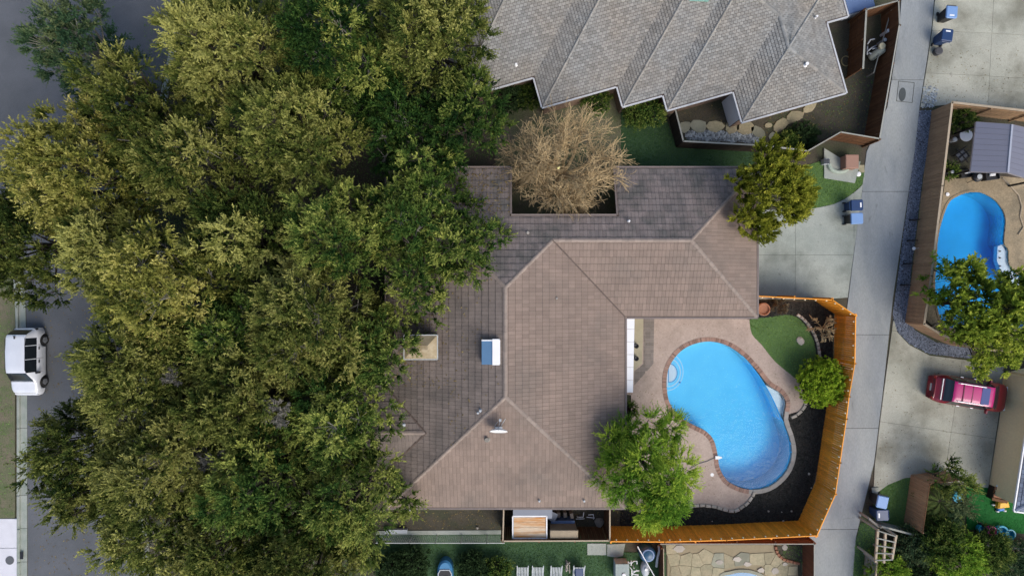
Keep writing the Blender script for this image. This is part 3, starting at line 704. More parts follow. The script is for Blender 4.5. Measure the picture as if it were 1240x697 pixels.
# ---- blue-grey roofed tan house at the right edge
HT = empty('tan_house', (0, 0, 0), label='tan walled house with blue-grey shingle roof at the right edge behind the red car', cat='house')
B_ = R(-8.8); cb, sb = math.cos(B_), math.sin(B_)
c0 = Vector((32.95, -14.55))
def Q(u, v): return (c0.x + u * cb - v * sb, c0.y + u * sb + v * cb)
TZ = 2.5; hw, hl = 5, 9.2
dW2 = (-cb, -sb); s0 = Q(0, 0)[0] * dW2[0] + Q(0, 0)[1] * dW2[1]
roof_facet(HT, [[Q(0, 0), Q(0, hl), Q(hw, hl - hw + 3), Q(hw, hw)]], dW2, s0, TZ, .36, .19, .3, M['shingle_blue'], rr, None, lambda x, y: x > 37, 'shingles', .03, .006, .02)
dS2 = (sb, -cb); s1 = Q(0, 0)[0] * dS2[0] + Q(0, 0)[1] * dS2[1]
roof_facet(HT, [[Q(0, 0), Q(2 * hw, 0), Q(hw, hw)]], dS2, s1, TZ, .36, .19, .3, M['shingle_blue'], rr, None, lambda x, y: x > 37, 'shingles', .03, .006, .02)
to = [Q(0, 0), Q(2 * hw, 0), Q(2 * hw, hl), Q(0, hl)]; ti = offset(to, -.3)
trim(HT, [(*p, TZ) for p in to], M['white'], 'gutter', .09, .1, -.03, .07)
walls(HT, ti, M['walltan'], lambda x, y: TZ - .12)
m_ = MB(); m_.add([(*to[0], TZ - .12), (*to[1], TZ - .12), (*to[2], TZ - .12), (*to[3], TZ - .12)], [(3, 2, 1, 0)]); m_.build('soffit', M['wallwhite'], HT)
m_ = MB(); ridge(HT, (*Q(0, 0), TZ), (*Q(hw, hw), TZ + 1.8), M['shingle_blue'], .26, 'hip_cap', .3)
# brick return and second tan wall above it
w2 = MB(); w2.prism([P(1212, 480), P(1250, 482), P(1262, 440), P(1214, 452)], 0, 2.3); tag(w2.build('garden_wall', M['walltan']), 'tan rendered wall north of the salmon brick pier beside the red car', 'wall')
bw = empty('brick_pier', (*P(1224, 492), 0), B_, label='low salmon brick pier in front of the tan house wall', cat='pier'); kk = MB(); brs = []
for l in range(9):
    for i in range(5):
        m_ = MB(); xx = -.45 + i * .23 + (l % 2) * .1; m_.box(xx, xx + .22, -.14, .14, l * .085, l * .085 + .078)
        if l == 0 and i == 0: bme = m_.build('brick', material('salmon_brick', (.5, .24, .14), .85, rnd=.25), bw)
        else:
            c = bme.copy(); col.objects.link(c); c.parent = bw; c.location = (xx + .45 - 0, 0, l * .085)

# ---- metal gazebo roof, top right
GZB = empty('gazebo', (*P(1222, 182, 0), 0), label='grey metal roofed gazebo beside the bright blue pool', cat='gazebo')
def px3(px, py, z): return Vector((*P(px, py, z), z))
rA, rB = px3(1225, 151, 3.1), px3(1220, 209, 3.1)
eA, eB = px3(1182, 148, 2.5), px3(1175, 208, 2.5)
fA, fB = px3(1268, 161, 2.5), px3(1262, 222, 2.5)
org = GZB.location
def panels(a, b, c, d, n, side):
    for i in range(n):
        t0, t1 = i / n, (i + .96) / n; p = [a.lerp(b, t0), a.lerp(b, t1), c.lerp(d, t1), c.lerp(d, t0)]
        nrm = (p[1] - p[0]).cross(p[3] - p[0]).normalized(); nrm = nrm if nrm.z > 0 else -nrm
        m_ = MB(); v = [q - org + nrm * h for h in (0, .03) for q in p]; m_.add(v, [(4, 5, 6, 7), (0, 1, 2, 3), (0, 1, 5, 4), (1, 2, 6, 5), (2, 3, 7, 6), (3, 0, 4, 7)]); m_.build('roof_panel', M['metalroof'], GZB)
panels(eA, eB, rA, rB, 9, 0); panels(fA, fB, rA, rB, 9, 1)
m_ = MB(); m_.beam(rA - org + Vector((0, 0, .04)), rB - org + Vector((0, 0, .04)), .12, .05); m_.build('ridge_strip', plain('ridge_metal', (.34, .36, .42), .4), GZB)
m_ = MB()
for a, b in ((eA, eB), (fA, fB), (eA, rA), (eB, rB), (rA, fA), (rB, fB)): m_.beam(a - org - Vector((0, 0, .03)), b - org - Vector((0, 0, .03)), .07, .08)
m_.build('roof_frame', plain('frame_metal', (.22, .2, .2), .5), GZB)
for q in (eA, eB, fA, fB):
    c = (q - org) * .9; m_ = MB(); m_.box(c.x - .06, c.x + .06, c.y - .06, c.y + .06, 0, 2.5); m_.build('post', M['black'], GZB)

# ------------------------------------------------------------------ pool yard
def Z5(l): return [(800 + a / 3.028, 400 + b / 3.028) for a, b in l]
pool_px = Z5([(150, 42), (200, 42), (250, 58), (300, 92), (350, 145), (393, 198), (438, 228), (458, 262), (452, 305), (452, 335), (473, 395), (480, 450), (465, 505), (430, 548), (385, 575), (330, 582), (280, 570), (240, 545), (215, 500), (207, 450), (193, 400), (165, 368), (120, 345), (70, 315), (35, 270), (22, 215), (25, 150), (50, 100), (92, 62)])
main_px = Z5([(150, 42), (200, 42), (250, 58), (300, 92), (345, 142), (385, 200), (415, 255), (440, 312), (458, 350), (473, 395), (480, 450), (465, 505), (430, 548), (385, 575), (330, 582), (280, 570), (240, 545), (215, 500), (207, 450), (193, 400), (165, 368), (120, 345), (70, 315), (35, 270), (22, 215), (25, 150), (50, 100), (92, 62)])
def make_pool(label, outer_px, basin_px, wmat, pmat, depthf, wz=-.1, grp=None, rim=None):
    root = empty('swimming_pool', (0, 0, 0), label=label, cat='swimming pool')
    o = PP(smooth_poly(outer_px, 5)); bpts = PP(smooth_poly(basin_px, 5))
    if area2(o) < 0: o = o[::-1]
    if area2(bpts) < 0: bpts = bpts[::-1]
    # basin: rings of shrinking outline so that the floor dishes down
    cx = sum(p[0] for p in bpts) / len(bpts); cy = sum(p[1] for p in bpts) / len(bpts)
    fl = MB(); x0, x1, y0, y1 = bounds(bpts); st = .3
    n = len(bpts); v = [(*p, .0) for p in bpts] + [(*p, depthf(*p)) for p in bpts]; fl.add(v, [((i + 1) % n, i, n + i, n + (i + 1) % n) for i in range(n)])
    fl.build('basin_wall', pmat, root)
    fl = MB()
    for i in range(int((x1 - x0) / st) + 1):
        for j in range(int((y1 - y0) / st) + 1):
            c = [(x0 + i * st, y0 + j * st), (x0 + (i + 1) * st, y0 + j * st), (x0 + (i + 1) * st, y0 + (j + 1) * st), (x0 + i * st, y0 + (j + 1) * st)]
            if any(inside(q, bpts) for q in c) : fl.add([(*q, depthf(*q)) for q in c], [(0, 1, 2, 3)])
    fl.build('basin_floor', pmat, root)
    w_ = MB(); o2 = offset(o, -.015)
    w_.prism(o2, -2.9, wz); w_.build('water', wmat, root)
    return root, o
def dep(x, y):
    t = max(0, min(1, ((x - 11.5) * .55 - (y + 4.5) * .83) / 8.5)); return -1.0 - .75 * t * t * (3 - 2 * t)
bench_px = Z5([(385, 198), (438, 228), (458, 262), (452, 305), (444, 325)])
PR, po = make_pool('kidney shaped blue swimming pool in the tan deck beside the brown roofed house', pool_px, main_px, M['water'], M['plaster'], dep)
bp = PP(bench_px + Z5([(415, 258)])); sheet('bench_shelf', bp, -.32, M['stepwhite'], PR, .6)
for r_, z in ((1.2, -.85), (.9, -.5), (.6, -.25)):
    cx, cy = P(811.5, 452); pts = []
    for k in range(28):
        a = k / 28 * 6.283; q = (cx + r_ * math.cos(a), cy + r_ * 1.15 * math.sin(a)); pts.append(q)
    q = clip_convex(pts, [P(808.5, 400), P(808.5, 500), P(860, 500), P(860, 400)])
    sheet('pool_step', q, z, M['stepwhite'] if r_ < .7 else M['plaster'], PR, .5)
    q = clip_convex(pts, [P(810, 400), P(810, 500), P(860, 500), P(860, 400)]); ring(mbx := MB(), q, offset(q, -.07), z + .004, z + .012); mbx.build('step_trim', plain('step_trim', (.12, .42, .75), .6) if r_ < .7 else M['stepwhite'], PR)
# ground is cut where the pools sink: see 'ground' hole handling below
cop_o = offset(po, .30)
N = len(po)
def ring_bricks(root, inner, outer, wd, mat, z0, z1, name, sel=None, single=True):
    pi_ = resample(inner, .04, True); po_ = resample(outer, .04, True)
    L = sum((pi_[i + 1] - pi_[i]).length for i in range(len(pi_) - 1)); n = int(L / wd); mb = MB()
    for i in range(n):
        a = inner_at(pi_, i / n); b = inner_at(pi_, (i + .9) / n)
        ta = (b - a).normalized(); nn = Vector((ta.y, -ta.x, 0)); w_ = .3
        if sel and not sel(a.x, a.y): continue
        q = [tuple(p[:2]) for p in (a, b, b + nn * w_, a + nn * w_)]
        if single: mb.prism(q, z0, z1, rr.random())
        else:
            m_ = MB(); m_.prism(q, z0, z1, rr.random(), bev=.012); m_.build(name, mat, root)
    if single: mb.build(name, mat, root, kind='stuff')
def inner_at(pts, t):
    f = t * (len(pts) - 1); i = min(int(f), len(pts) - 2); return pts[i].lerp(pts[i + 1], f - i)
grey = lambda x, y: (x > P(905, 0)[0] and y < P(0, 505)[1]) or (y < P(0, 592)[1] and x > P(890, 0)[0])
ring_bricks(PR, po, cop_o, .115, M['coping'], -.12, .075, 'coping_bricks', lambda x, y: not grey(x, y))
ring_bricks(PR, po, cop_o, .6, M['copgrey'], -.12, .078, 'coping_stone', grey, False)
ring(mbx := MB(), offset(po, .3), offset(po, .0), -.2, .06); mbx.build('coping_bed', M['copgrey'], PR)
# tan deck
deck_px = [(752, 383), (907, 386), (910, 404), (921.5, 416.7), (938.7, 438), (964.6, 459.7), (972, 474), (973, 486), (968, 496), (958, 500), (945, 505), (930, 520), (900, 560), (912, 590), (907, 603), (896, 613), (887.5, 617), (876, 615), (863, 611), (849.5, 610), (836, 611), (826, 615), (800, 620), (772, 620), (764, 600), (764, 478), (752, 476)]
deck = PP(deck_px)
def cut_sheet(name, poly, hole, z, mat, th, **k):
    """sheet with a hole: bmesh bridging through a bisecting fill"""
    import bmesh
    bm = bmesh.new(); es = []
    for lp in (poly, hole):
        vs = [bm.verts.new((*p, z)) for p in lp]; es += [bm.edges.new((vs[i], vs[(i + 1) % len(vs)])) for i in range(len(vs))]
    bmesh.ops.triangle_fill(bm, use_beauty=True, edges=es)
    bmesh.ops.recalc_face_normals(bm, faces=bm.faces)
    if th:
        r_ = bmesh.ops.extrude_face_region(bm, geom=bm.faces[:]); bmesh.ops.translate(bm, vec=(0, 0, -th), verts=[v for v in r_['geom'] if isinstance(v, bmesh.types.BMVert)])
        bmesh.ops.recalc_face_normals(bm, faces=bm.faces)
    for f in bm.faces:
        if not th and f.normal.z < 0: f.normal_flip()
    me = bpy.data.meshes.new(name); bm.to_mesh(me); bm.free(); me.materials.append(mat); return link(name, me, k.pop('parent', None), **k)
# pool outline outside coping is not inside the deck on the east side, so the deck is clipped to west of it by the union of both
sm = smooth_poly
dk = [deck[0], deck[1]] + sm(deck[1:13], 3, False)[1:] + sm(deck[13:22], 3, False) + deck[22:]
# real cut: build deck as grid cells outside the coping
def gridcut(name, poly, hole, z, mat, th, cell=.3, root=None, kind=None):
    mb = MB(); x0, x1, y0, y1 = bounds(poly)
    ny = int((y1 - y0) / cell) + 1; nx = int((x1 - x0) / cell) + 1
    for i in range(nx):
        for j in range(ny):
            c = [(x0 + i * cell, y0 + j * cell), (x0 + (i + 1) * cell, y0 + j * cell), (x0 + (i + 1) * cell, y0 + (j + 1) * cell), (x0 + i * cell, y0 + (j + 1) * cell)]
            ins = [inside(q, hole) for q in c]
            if all(ins): continue
            if not any(inside(q, poly) for q in c): continue
            if any(ins):
                k = cell / 6
                for a in range(6):
                    for b in range(6):
                        xx, yy = c[0][0] + a * k, c[0][1] + b * k
                        if not inside((xx + k / 2, yy + k / 2), hole) and inside((xx + k / 2, yy + k / 2), poly): mb.add([(xx, yy, z), (xx + k, yy, z), (xx + k, yy + k, z), (xx, yy + k, z)], [(0, 1, 2, 3)])
                continue
            q = c if all(inside(q, poly) for q in c) else None
            if q is None:
                q = clipc(poly, c)
                if len(q) < 3 or abs(area2(q)) < 1e-4: continue
            if area2(q) < 0: q = q[::-1]
            mb.add([(*p, z) for p in q], [tuple(range(len(q)))])
    return mb.build(name, mat, root, kind=kind)
def clipc(poly, c): 
    x0, x1, y0, y1 = bounds(c); return clip(clip(clip(clip(poly, 1, 0, x1), -1, 0, -x0), 0, 1, y1), 0, -1, -y0)
hole_small = offset(po, .2)
gridcut('pool_deck', dk, hole_small, .055, M['deck'], .05, kind='structure')
# edging stones
def edging(pts, name_root, label, n_step=.42, wd=.22, mat=None):
    e = empty('stone_edging', (0, 0, 0), label=label, cat='edging'); p = resample(PP(sm(pts, 4, False)), n_step)
    for a, b in zip(p, p[1:]):
        t = (b - a).normalized(); nn = Vector((-t.y, t.x, 0)); j = rr.uniform(-.02, .02); c = (a + b) / 2 + nn * j; hl_ = (b - a).length * .44
        q = [tuple((c + t * x * hl_ + nn * y * wd / 2)[:2]) for x, y in ((-1, -1), (1, -.9), (1, .9), (-1, 1))]
        MB().prism(q, 0, .13 + rr.uniform(0, .03), bev=.03).build('edging_stone', mat or M['edgestone'], e)
    return e
edging([(826, 616), (836, 612), (849.5, 611), (863, 612), (876, 616), (887.5, 618), (897, 614), (908, 604), (913, 594)], '', 'scalloped stone edging along the lower rim of the tan pool deck')
edging([(975, 482), (975, 490), (967, 500), (957, 505)], '', 'short row of pale edging stones below the round bush')
edging([(964.6, 380), (975, 388.7), (984, 401.6), (990, 416.7), (991.5, 434)], '', 'curved stone edging round the small lawn by the pool', .3, .2)
# mulch bed with hole for pool
yard = PP([(764, 476), (757, 384), (905, 384), (905, 364), (1003, 366), (1010, 385), (1006, 440), (1000, 500), (992, 560), (984, 590), (966, 634), (880, 638), (750, 638)])
gridcut('mulch_bed', yard, offset(po, .15), .03, M['mulch'], .0, kind='structure')
small_lawn = [(908, 387), (930, 384), (950, 381), (965, 384), (977, 397), (986, 416), (988, 440), (982, 456), (967, 461), (940, 440), (922, 417), (910, 404)]
def chips(name, poly, hole, n, z, mat, seed, s=.05):
    rng = np.random.default_rng(seed); X, Y = scatter(poly, n, rng, hole); n = len(X); a = rng.uniform(0, 3.14, n); l_ = rng.uniform(.5, 1.4, n) * s; w_ = l_ * rng.uniform(.3, .6, n)
    c, s_ = np.cos(a), np.sin(a); V = np.zeros((n, 4, 3))
    for k, (i, j) in enumerate(((-1, -1), (1, -1), (1, 1), (-1, 1))):
        V[:, k] = np.c_[X + i * l_ * c - j * w_ * s_, Y + i * l_ * s_ + j * w_ * c, z + rng.uniform(.005, .05, n)]
    return quadmesh(name, V, mat, None, rng.uniform(0, 1, n), kind='stuff')
chips('bark_chips', yard, [offset(po, .35), dk, PP(sm(small_lawn, 4))], 9000, .03, M['mulch'], 4)
for i, (px, py, r_, c) in enumerate([(930, 618, .08, 0), (958, 618, .07, 0), (948, 630, .08, 0), (862, 630, .05, 0), (1000, 520, .06, 0), (979, 573, .09, 0), (982, 590, .06, 1), (946, 619, .05, 0)]):
    m_ = MB(); m_.blob((*P(px, py), .07), r_, rr, 7, 4, .6); tag(m_.build('pebble', M['edgestone']), 'small pale stone lying in the dark mulch bed', 'stone', 'pale stones in the mulch bed')
lawn(PP(sm(small_lawn, 4)), .036, M['lawn'], M['grassblade'], 140, 21)
# patio: white cover, tan step, grey pavers
o = empty('patio_awning', (0, 0, 0), label='long narrow white awning beside the east eave facing the pool', cat='awning')
a = P(759, 383, 2.5); b = P(768.5, 383, 2.5); c = P(766.5, 475, 2.5); d_ = P(757.5, 475, 2.5)
for i in range(6):
    t0, t1 = i / 6 + .002, (i + 1) / 6 - .002
    L_ = lambda p, q, t: (p[0] + (q[0] - p[0]) * t, p[1] + (q[1] - p[1]) * t)
    MB().prism([L_(a, d_, t0), L_(b, c, t0), L_(b, c, t1), L_(a, d_, t1)], 2.46, 2.5, bev=.005).build('roof_sheet', M['white'], o)
for t in (0, .5, .98): q = L_(b, c, t); m_ = MB(); m_.box(q[0] - .1, q[0] - .03, q[1] - .05, q[1] + .03, 0, 2.46); m_.build('post', M['white'], o)
st = tag(sheet('patio_step', PP([(762, 383), (778.5, 383), (777, 439), (768, 447), (762, 455)]), .17, material('tan_step', (.4, .36, .25), .85), None, .15), 'pale tan concrete step beside the white awning', 'step')
for py in (418, 433):
    m_ = MB(); m_.lathe((*P(769, py), .17), [(.1, 0), (.16, .05), (.17, .28), (.14, .28), (.0, .2)], 12); tag(m_.build('flower_pot', M['black']), 'small dark pot at the edge of the tan step, ' + ('upper of two' if py < 425 else 'lower of two'), 'pot', 'pots on the tan step')
pvp = PP([(779, 385), (792, 385), (791, 440), (768, 466), (768, 449), (779, 440)]); pv = empty('paver_strip', (0, 0, 0), label='strip of grey pavers bending round the tan step', cat='paving')
x0, x1, y0, y1 = bounds(pvp); cw_ = .38
for i in range(int((x1 - x0) / cw_) + 1):
    for j in range(int((y1 - y0) / .25) + 1):
        c = [(x0 + i * cw_, y0 + j * .25), (x0 + (i + 1) * cw_ - .012, y0 + j * .25), (x0 + (i + 1) * cw_ - .012, y0 + (j + 1) * .25 - .012), (x0 + i * cw_, y0 + (j + 1) * .25 - .012)]
        q = clipc(pvp, c)
        if len(q) > 2 and abs(area2(q)) > .02: MB().prism(q, .05, .066).build('paver', M['paver'], pv)
for px, py, r_ in ((870, 552, .12), (866, 553, .0),):
    if r_: m_ = MB(); m_.lathe((*P(862, 574), .055), [(r_, 0), (r_, .012), (0, .015)], 16); tag(m_.build('skimmer_lid', M['white']), 'round white skimmer lid set in the tan pool deck', 'lid')
o = empty('pool_cleaner', (*P(868, 553), .08), label='white pool cleaner head with grey hose at the pool rim', cat='pool cleaner')
m_ = MB(); m_.box(-.16, .14, -.1, .12, -.02, .1); m_.box(.1, .32, -.06, .05, -.06, .04); m_.build('body', M['white'], o); m_ = MB(); m_.tube([(-.1, 0, .0), (-.7, -.28, -.0), (-1.3, -.45, .0), (-1.9, -.8, 0)], .028, 6); m_.build('hose', M['copgrey'], o)
m_ = MB(); m_.blob((*P(824, 463), -.13), .07, rr, 8, 5, .6); tag(m_.build('float', M['toyblue']), 'small dark blue chlorine float near the pool steps', 'float')
def rock(px, py, r_, label, mat=None, h=.5):
    m_ = MB(); m_.blob((0, 0, 0), r_, rr, 9, 6, h, jit=.22); o = m_.build('boulder', mat or M['stone']); o.location = (*P(px, py), r_ * h * .6); return tag(o, label, 'rock')
rock(969, 412, .3, 'low grey rock lying between the small lawn and its curved edging', M['edgestone'], .3)
rock(1003, 628, .0001, 'x') if False else None
m_ = MB(); m_.lathe((0, 0, 0), [(.28, 0), (.42, .2), (.45, .5), (.38, .52), (.3, .4), (0, .38)], 16); o = m_.build('clay_pot', M['terracotta']); o.location = (*P(921, 374), .03); tag(o, 'dark red clay pot in the corner of the orange fence by the house', 'pot')

# ------------------------------------------------------------------ fences
fence_me = {}
def fence(label, tops, h, mat, bw, capm, name='wooden_fence', cap=.09, posts=2.4, side=1, knobs=0, closed=False, maxb=295, rails=True, cat='fence'):
    """tops: photo pixels of the top edge; boards stand on the ground below them"""
    pts = [Vector((*P(a, b, h), 0)) for a, b in tops]; o = empty(name, tuple(pts[0]), 0, label=label, cat=cat); org = pts[0]
    key = (h, bw, mat.name)
    if key not in fence_me:
        mb = MB(); mb.box(-bw / 2 + .004, bw / 2 - .004, -.01, .01, .03, h - .01); ob = mb.build('board', mat); fence_me[key] = ob.data; bpy.data.objects.remove(ob)
    cnt = 0
    for a, b in zip(pts, pts[1:]):
        L = (b - a).length; t = (b - a).normalized(); nn = Vector((-t.y, t.x, 0)) * side; ang = math.atan2(t.y, t.x); n = max(1, int(L / bw))
        for i in range(n):
            if cnt >= maxb: break
            c = a + t * (bw * (i + .5) * (L / (n * bw))) - org + nn * (.004 if i % 2 else -.004)
            ob = link('board', fence_me[key], o); ob.location = c; ob.rotation_euler = (rr.uniform(-.004, .004), 0, ang); cnt += 1
        m_ = MB()
        if rails:
            for z in (.35, h * .5, h - .3): m_.beam(a - org - nn * .04 + Vector((0, 0, z)), b - org - nn * .04 + Vector((0, 0, z)), .04, .09)
            m_.build('rail', mat, o)
        if cap: m_ = MB(); m_.beam(a - org - t * .03 + Vector((0, 0, h + .012)), b - org + t * .03 + Vector((0, 0, h + .012)), cap, .03); m_.build('cap_rail', capm, o)
        k = max(1, round(L / posts))
        for i in range(k + 1):
            q = a.lerp(b, i / k) - org - nn * .1; m_ = MB(); m_.box(q.x - .045, q.x + .045, q.y - .045, q.y + .045, 0, h - .04); m_.build('post', mat, o)
        if knobs:
            k = max(1, round(L / knobs))
            for i in range(k):
                q = a.lerp(b, (i + .5) / k) - org + nn * .07; m_ = MB(); m_.lathe((q.x, q.y, h - .1), [(.02, .08), (.05, .05), (.055, 0), (.03, -.05), (0, -.06)][::-1], 8); m_.build('top_knob', M['top_knob'], o)  # small pale knobs standing for bright metal post tops
    return o
fence('bright orange stained board fence round the kidney pool yard', [(917, 358.5), (1008, 363), (1036, 382), (1035, 440), (1028, 480), (1024.8, 507), (1017, 560), (1011.5, 598), (989, 648), (880, 653.5), (805, 655.5), (740, 655)], 2.4, M['orange'], .14, M['orange'], knobs=.72, side=-1, cap=.06)
fence('dark brown side yard fence below the brown roof enclosing the plywood box', [(610, 616), (609, 654.5), (740, 654)], 2.2, M['brownwood'], .14, M['capwood'], side=1)
fence('short return fence between the side yard and the pool yard', [(738.5, 612), (738.5, 653)], 2.25, M['brownwood'], .14, M['capwood'], side=1)
fence('long tan board fence with pale cap between gravel strip and bright blue pool', [(1240 + 60, 141), (1153, 124), (1141, 225), (1127.6, 334), (1119, 392), (1138.5, 404), (1176, 421), (1240, 428)], 1.83, M['tanwood'], .13, M['capwood'], side=-1, cap=.14)
fence('dark brown fence along the alley behind the shingled house', [(1049, 12), (1088, 1), (1089, 30), (1065, 168), (1018, 160), (978, 183), (964, 181)], 1.8, M['brownwood'], .14, M['greywood'], side=-1, cap=.08)
fence('short dark fence screening the pool equipment beside the shingled house', [(1049, 12), (1045, 83)], 1.8, M['brownwood'], .14, M['greywood'], side=1, cap=.12)
m_ = MB(); m_.beam((*P(1081, 5, .8), .8), (*P(1058, 88, .8), .8), .06, .05); m_.box(P(1058, 88, .8)[0] - .04, P(1058, 88, .8)[0] + .04, P(0, 88, .8)[1] - .04, P(0, 88, .8)[1] + .04, 0, .8); m_.box(P(1078, 16, .8)[0] - .04, P(1078, 16, .8)[0] + .04, P(0, 16, .8)[1] - .04, P(0, 16, .8)[1] + .04, 0, .8); tag(m_.build('handrail', M['greywood']), 'thin slanting pale rail inside the alley fence by the pool equipment', 'rail')
fence('blackened low fence with pale cap below the zigzag eave of the shingled house', [(818, 133.6), (827.5, 171), (920, 176), (964, 181)], 1.7, M['darkwood'], .14, M['greywood'], side=-1, cap=.1)
fence('brown fence beside the palms and the small lawn below the big drive', [(1170, 580), (1126, 585), (1117, 645)], 1.8, M['tanwood'], .14, M['brownwood'], side=-1, cap=.05)
fence('grey weathered fence running behind the pergola to the palms', [(1068, 637), (1110, 648), (1160, 655), (1200, 660), (1270, 668)], 1.3, M['greywood'], .14, M['greywood'], side=1, cap=.12)
fence('rust brown fence at the corner of the flagstone patio and the alley', [(800, 658), (986, 658), (986, 760)], 1.55, material('rust_wood', (.16, .06, .03), .8, rnd=.15), .14, M['greywood'], side=-1, cap=.07)
fence('short brown fence standing between blue tank and flagstone patio', [(803.5, 664), (804, 720)], 1.3, M['brownwood'], .14, M['capwood'], side=1, cap=.05)
# wire fence, lower left
o = empty('wire_fence', (*P(470, 657, 1.2), 0), label='low wire fence with thin pale top rail below the brown roof', cat='fence'); a = P(455, 657, 1.2); b = P(611, 657, 1.2); og = o.location
m_ = MB(); m_.beam((a[0] - og.x, 0, 1.2), (b[0] - og.x, 0, 1.2), .04, .04); m_.build('top_rail', M['rail'], o); n = 5
for i in range(n):
    x = a[0] + (b[0] - a[0]) * (i + .3) / n - og.x; m_ = MB(); m_.tube([(x, 0, 0), (x, 0, 1.22)], .028, 6); m_.build('post', M['rail'], o)
m_ = MB(); W0 = b[0] - a[0]
for i in range(int(W0 / .13)):
    x = a[0] - og.x + i * .13; m_.beam((x, 0, .03), (x, 0, 1.2), .006, .006)
for j in range(9): m_.beam((a[0] - og.x, 0, .05 + j * .13), (b[0] - og.x, 0, .05 + j * .13), .006, .006)
m_.build('wire_mesh', M['rail'], o, kind='stuff')
tag(sheet('mow_strip', PP([(455, 642), (608, 641), (608, 646), (455, 647)]), .06, M['conc'], None, .06, kind='structure'))

# ------------------------------------------------------------------ side yard clutter
def boxthing(name, pxa, pya, pxb, pyb, z1, mat, label, cat, z0=0, rz=0, bev=.02):
    x0, y1 = P(pxa, pya, z1); x1, y0 = P(pxb, pyb, z1); o = empty(name, ((x0 + x1) / 2, (y0 + y1) / 2, 0), rz, label=label, cat=cat); w2_, h2 = (x1 - x0) / 2, (y1 - y0) / 2
    MB().prism([(-w2_ + .04, -h2 + .04), (w2_ - .04, -h2 + .04), (w2_ - .04, h2 - .04), (-w2_ + .04, h2 - .04)], z0, z1 - .06).build('body', mat, o)
    return o, w2_, h2
o, w2_, h2 = boxthing('storage_box', 621, 624.5, 662, 651.5, 1.9, M['darkwood'], 'storage box with white rimmed orange weathered plywood top', 'storage box')
for i in range(4):
    y0 = -h2 + .07 + i * (2 * h2 - .14) / 4; m_ = MB(); m_.box(-w2_ + .07, w2_ - .07, y0, y0 + (2 * h2 - .14) / 4 - .012, 1.84, 1.885 + .004 * (i % 2)); m_.build('top_board', M['plywood'], o)
m_ = MB()
for p, q in (((-w2_, -h2), (w2_, -h2)), ((w2_, -h2), (w2_, h2)), ((w2_, h2), (-w2_, h2)), ((-w2_, h2), (-w2_, -h2))): m_.beam((*p, 1.87), (*q, 1.87), .09, .1)
m_.build('white_rim', M['white'], o)
o = empty('lean_to', (*P(645, 621, 2.0), 0), label='grey lean-to roof between the plywood topped box and the house', cat='shelter'); m_ = MB(); m_.add([(-1.3, -.4, 1.85), (1.3, -.4, 1.85), (1.3, .45, 2.1), (-1.3, .45, 2.1), (-1.3, -.4, 1.8), (1.3, -.4, 1.8), (1.3, .45, 2.05), (-1.3, .45, 2.05)], [(0, 1, 2, 3), (7, 6, 5, 4), (0, 4, 5, 1), (1, 5, 6, 2), (3, 2, 6, 7), (0, 3, 7, 4)]); m_.build('roof_sheet', M['greyshed'], o)
for x in (-1.2, 1.2): m_ = MB(); m_.box(x - .04, x + .04, -.36, -.28, 0, 1.8); m_.build('post', M['darkwood'], o)
o, w2_, h2 = boxthing('tool_chest', 667, 630, 696, 640, .9, M['bluemetal'], 'blue metal chest right of the plywood topped box', 'chest')
m_ = MB(); m_.prism([(-w2_, -h2), (w2_, -h2), (w2_, h2), (-w2_, h2)], .84, .9, bev=.02); m_.build('lid', M['bluemetal'], o)
o, w2_, h2 = boxthing('deck_box', 666, 641.5, 700, 651.5, 2.05, material('tan_plastic', (.34, .27, .18), .6), 'tan storage cabinet standing against the side yard fence below the blue chest', 'cabinet')
m_ = MB(); m_.prism([(-w2_, -h2), (w2_, -h2), (w2_, h2), (-w2_, h2)], 1.98, 2.06, bev=.03); m_.build('lid', bpy.data.materials['tan_plastic'], o)
o = empty('leaning_board', (*P(668, 625, 1.2), 0), R(-25), label='tilted grey panel leaning beside the lean-to roof', cat='panel'); m_ = MB(); m_.box(-.35, .35, -.3, .3, 1.1, 1.14); m_.build('board', M['greyshed'], o); m_ = MB(); m_.box(-.3, .3, -.25, .25, 0, 1.1); m_.build('stand', M['darkwood'], o)
for i, (px, py) in enumerate([(676, 622), (684, 622), (692, 623)]):
    m_ = MB(); m_.prism([(-.12, -.18), (.12, -.18), (.12, .18), (-.12, .18)], 0, .7, bev=.03); o = m_.build('crate', M['paver']); o.location = (*P(px, py, .5), 0); o.rotation_euler.z = .1 * i
    tag(o, 'narrow grey crate against the south wall, ' + ['nearest the lean-to', 'middle of three', 'farthest from the lean-to'][i], 'crate', 'grey crates by the south wall')
def pipes(name, px, py, z, label, segs, mat, cat='pipes', r_=.035):
    o = empty(name, (*P(px, py, z), 0), label=label, cat=cat)
    for s_ in segs: m_ = MB(); m_.tube(s_, r_, 7); m_.build('pipe', mat, o, True)
    return o
pipes('pipework', 703, 627, .5, 'white plastic pipes on the ground under the south eave', [[(-.2, 0, .3), (.2, 0, .3), (.25, .35, .3)], [(-.3, -.15, .25), (.3, -.12, .25)], [(.55, .2, .4), (.9, .22, .4), (.92, -.1, .4)], [(.45, 0, .3), (1.0, -.05, .3)], [(-.2, 0, 0), (-.2, 0, .3)]], M['white'])
rock(725, 631, .35, 'pale rubble heap below the south eave beside the return fence', M['edgestone'], .5)
m_ = MB(); m_.blob((0, 0, 0), .1, rr, 8, 5, .8); o = m_.build('stone', M['edgestone']); o.location = (*P(578, 638), .08); tag(o, 'small white stone in the dark side yard', 'stone')
m_ = MB(); m_.lathe((*P(497, 617), 0), [(.08, 0), (.08, .12), (.05, .16), (0, .16)], 10); tag(m_.build('drain_cap', M['white']), 'white pipe cap below the south west corner of the brown roof', 'pipe cap')
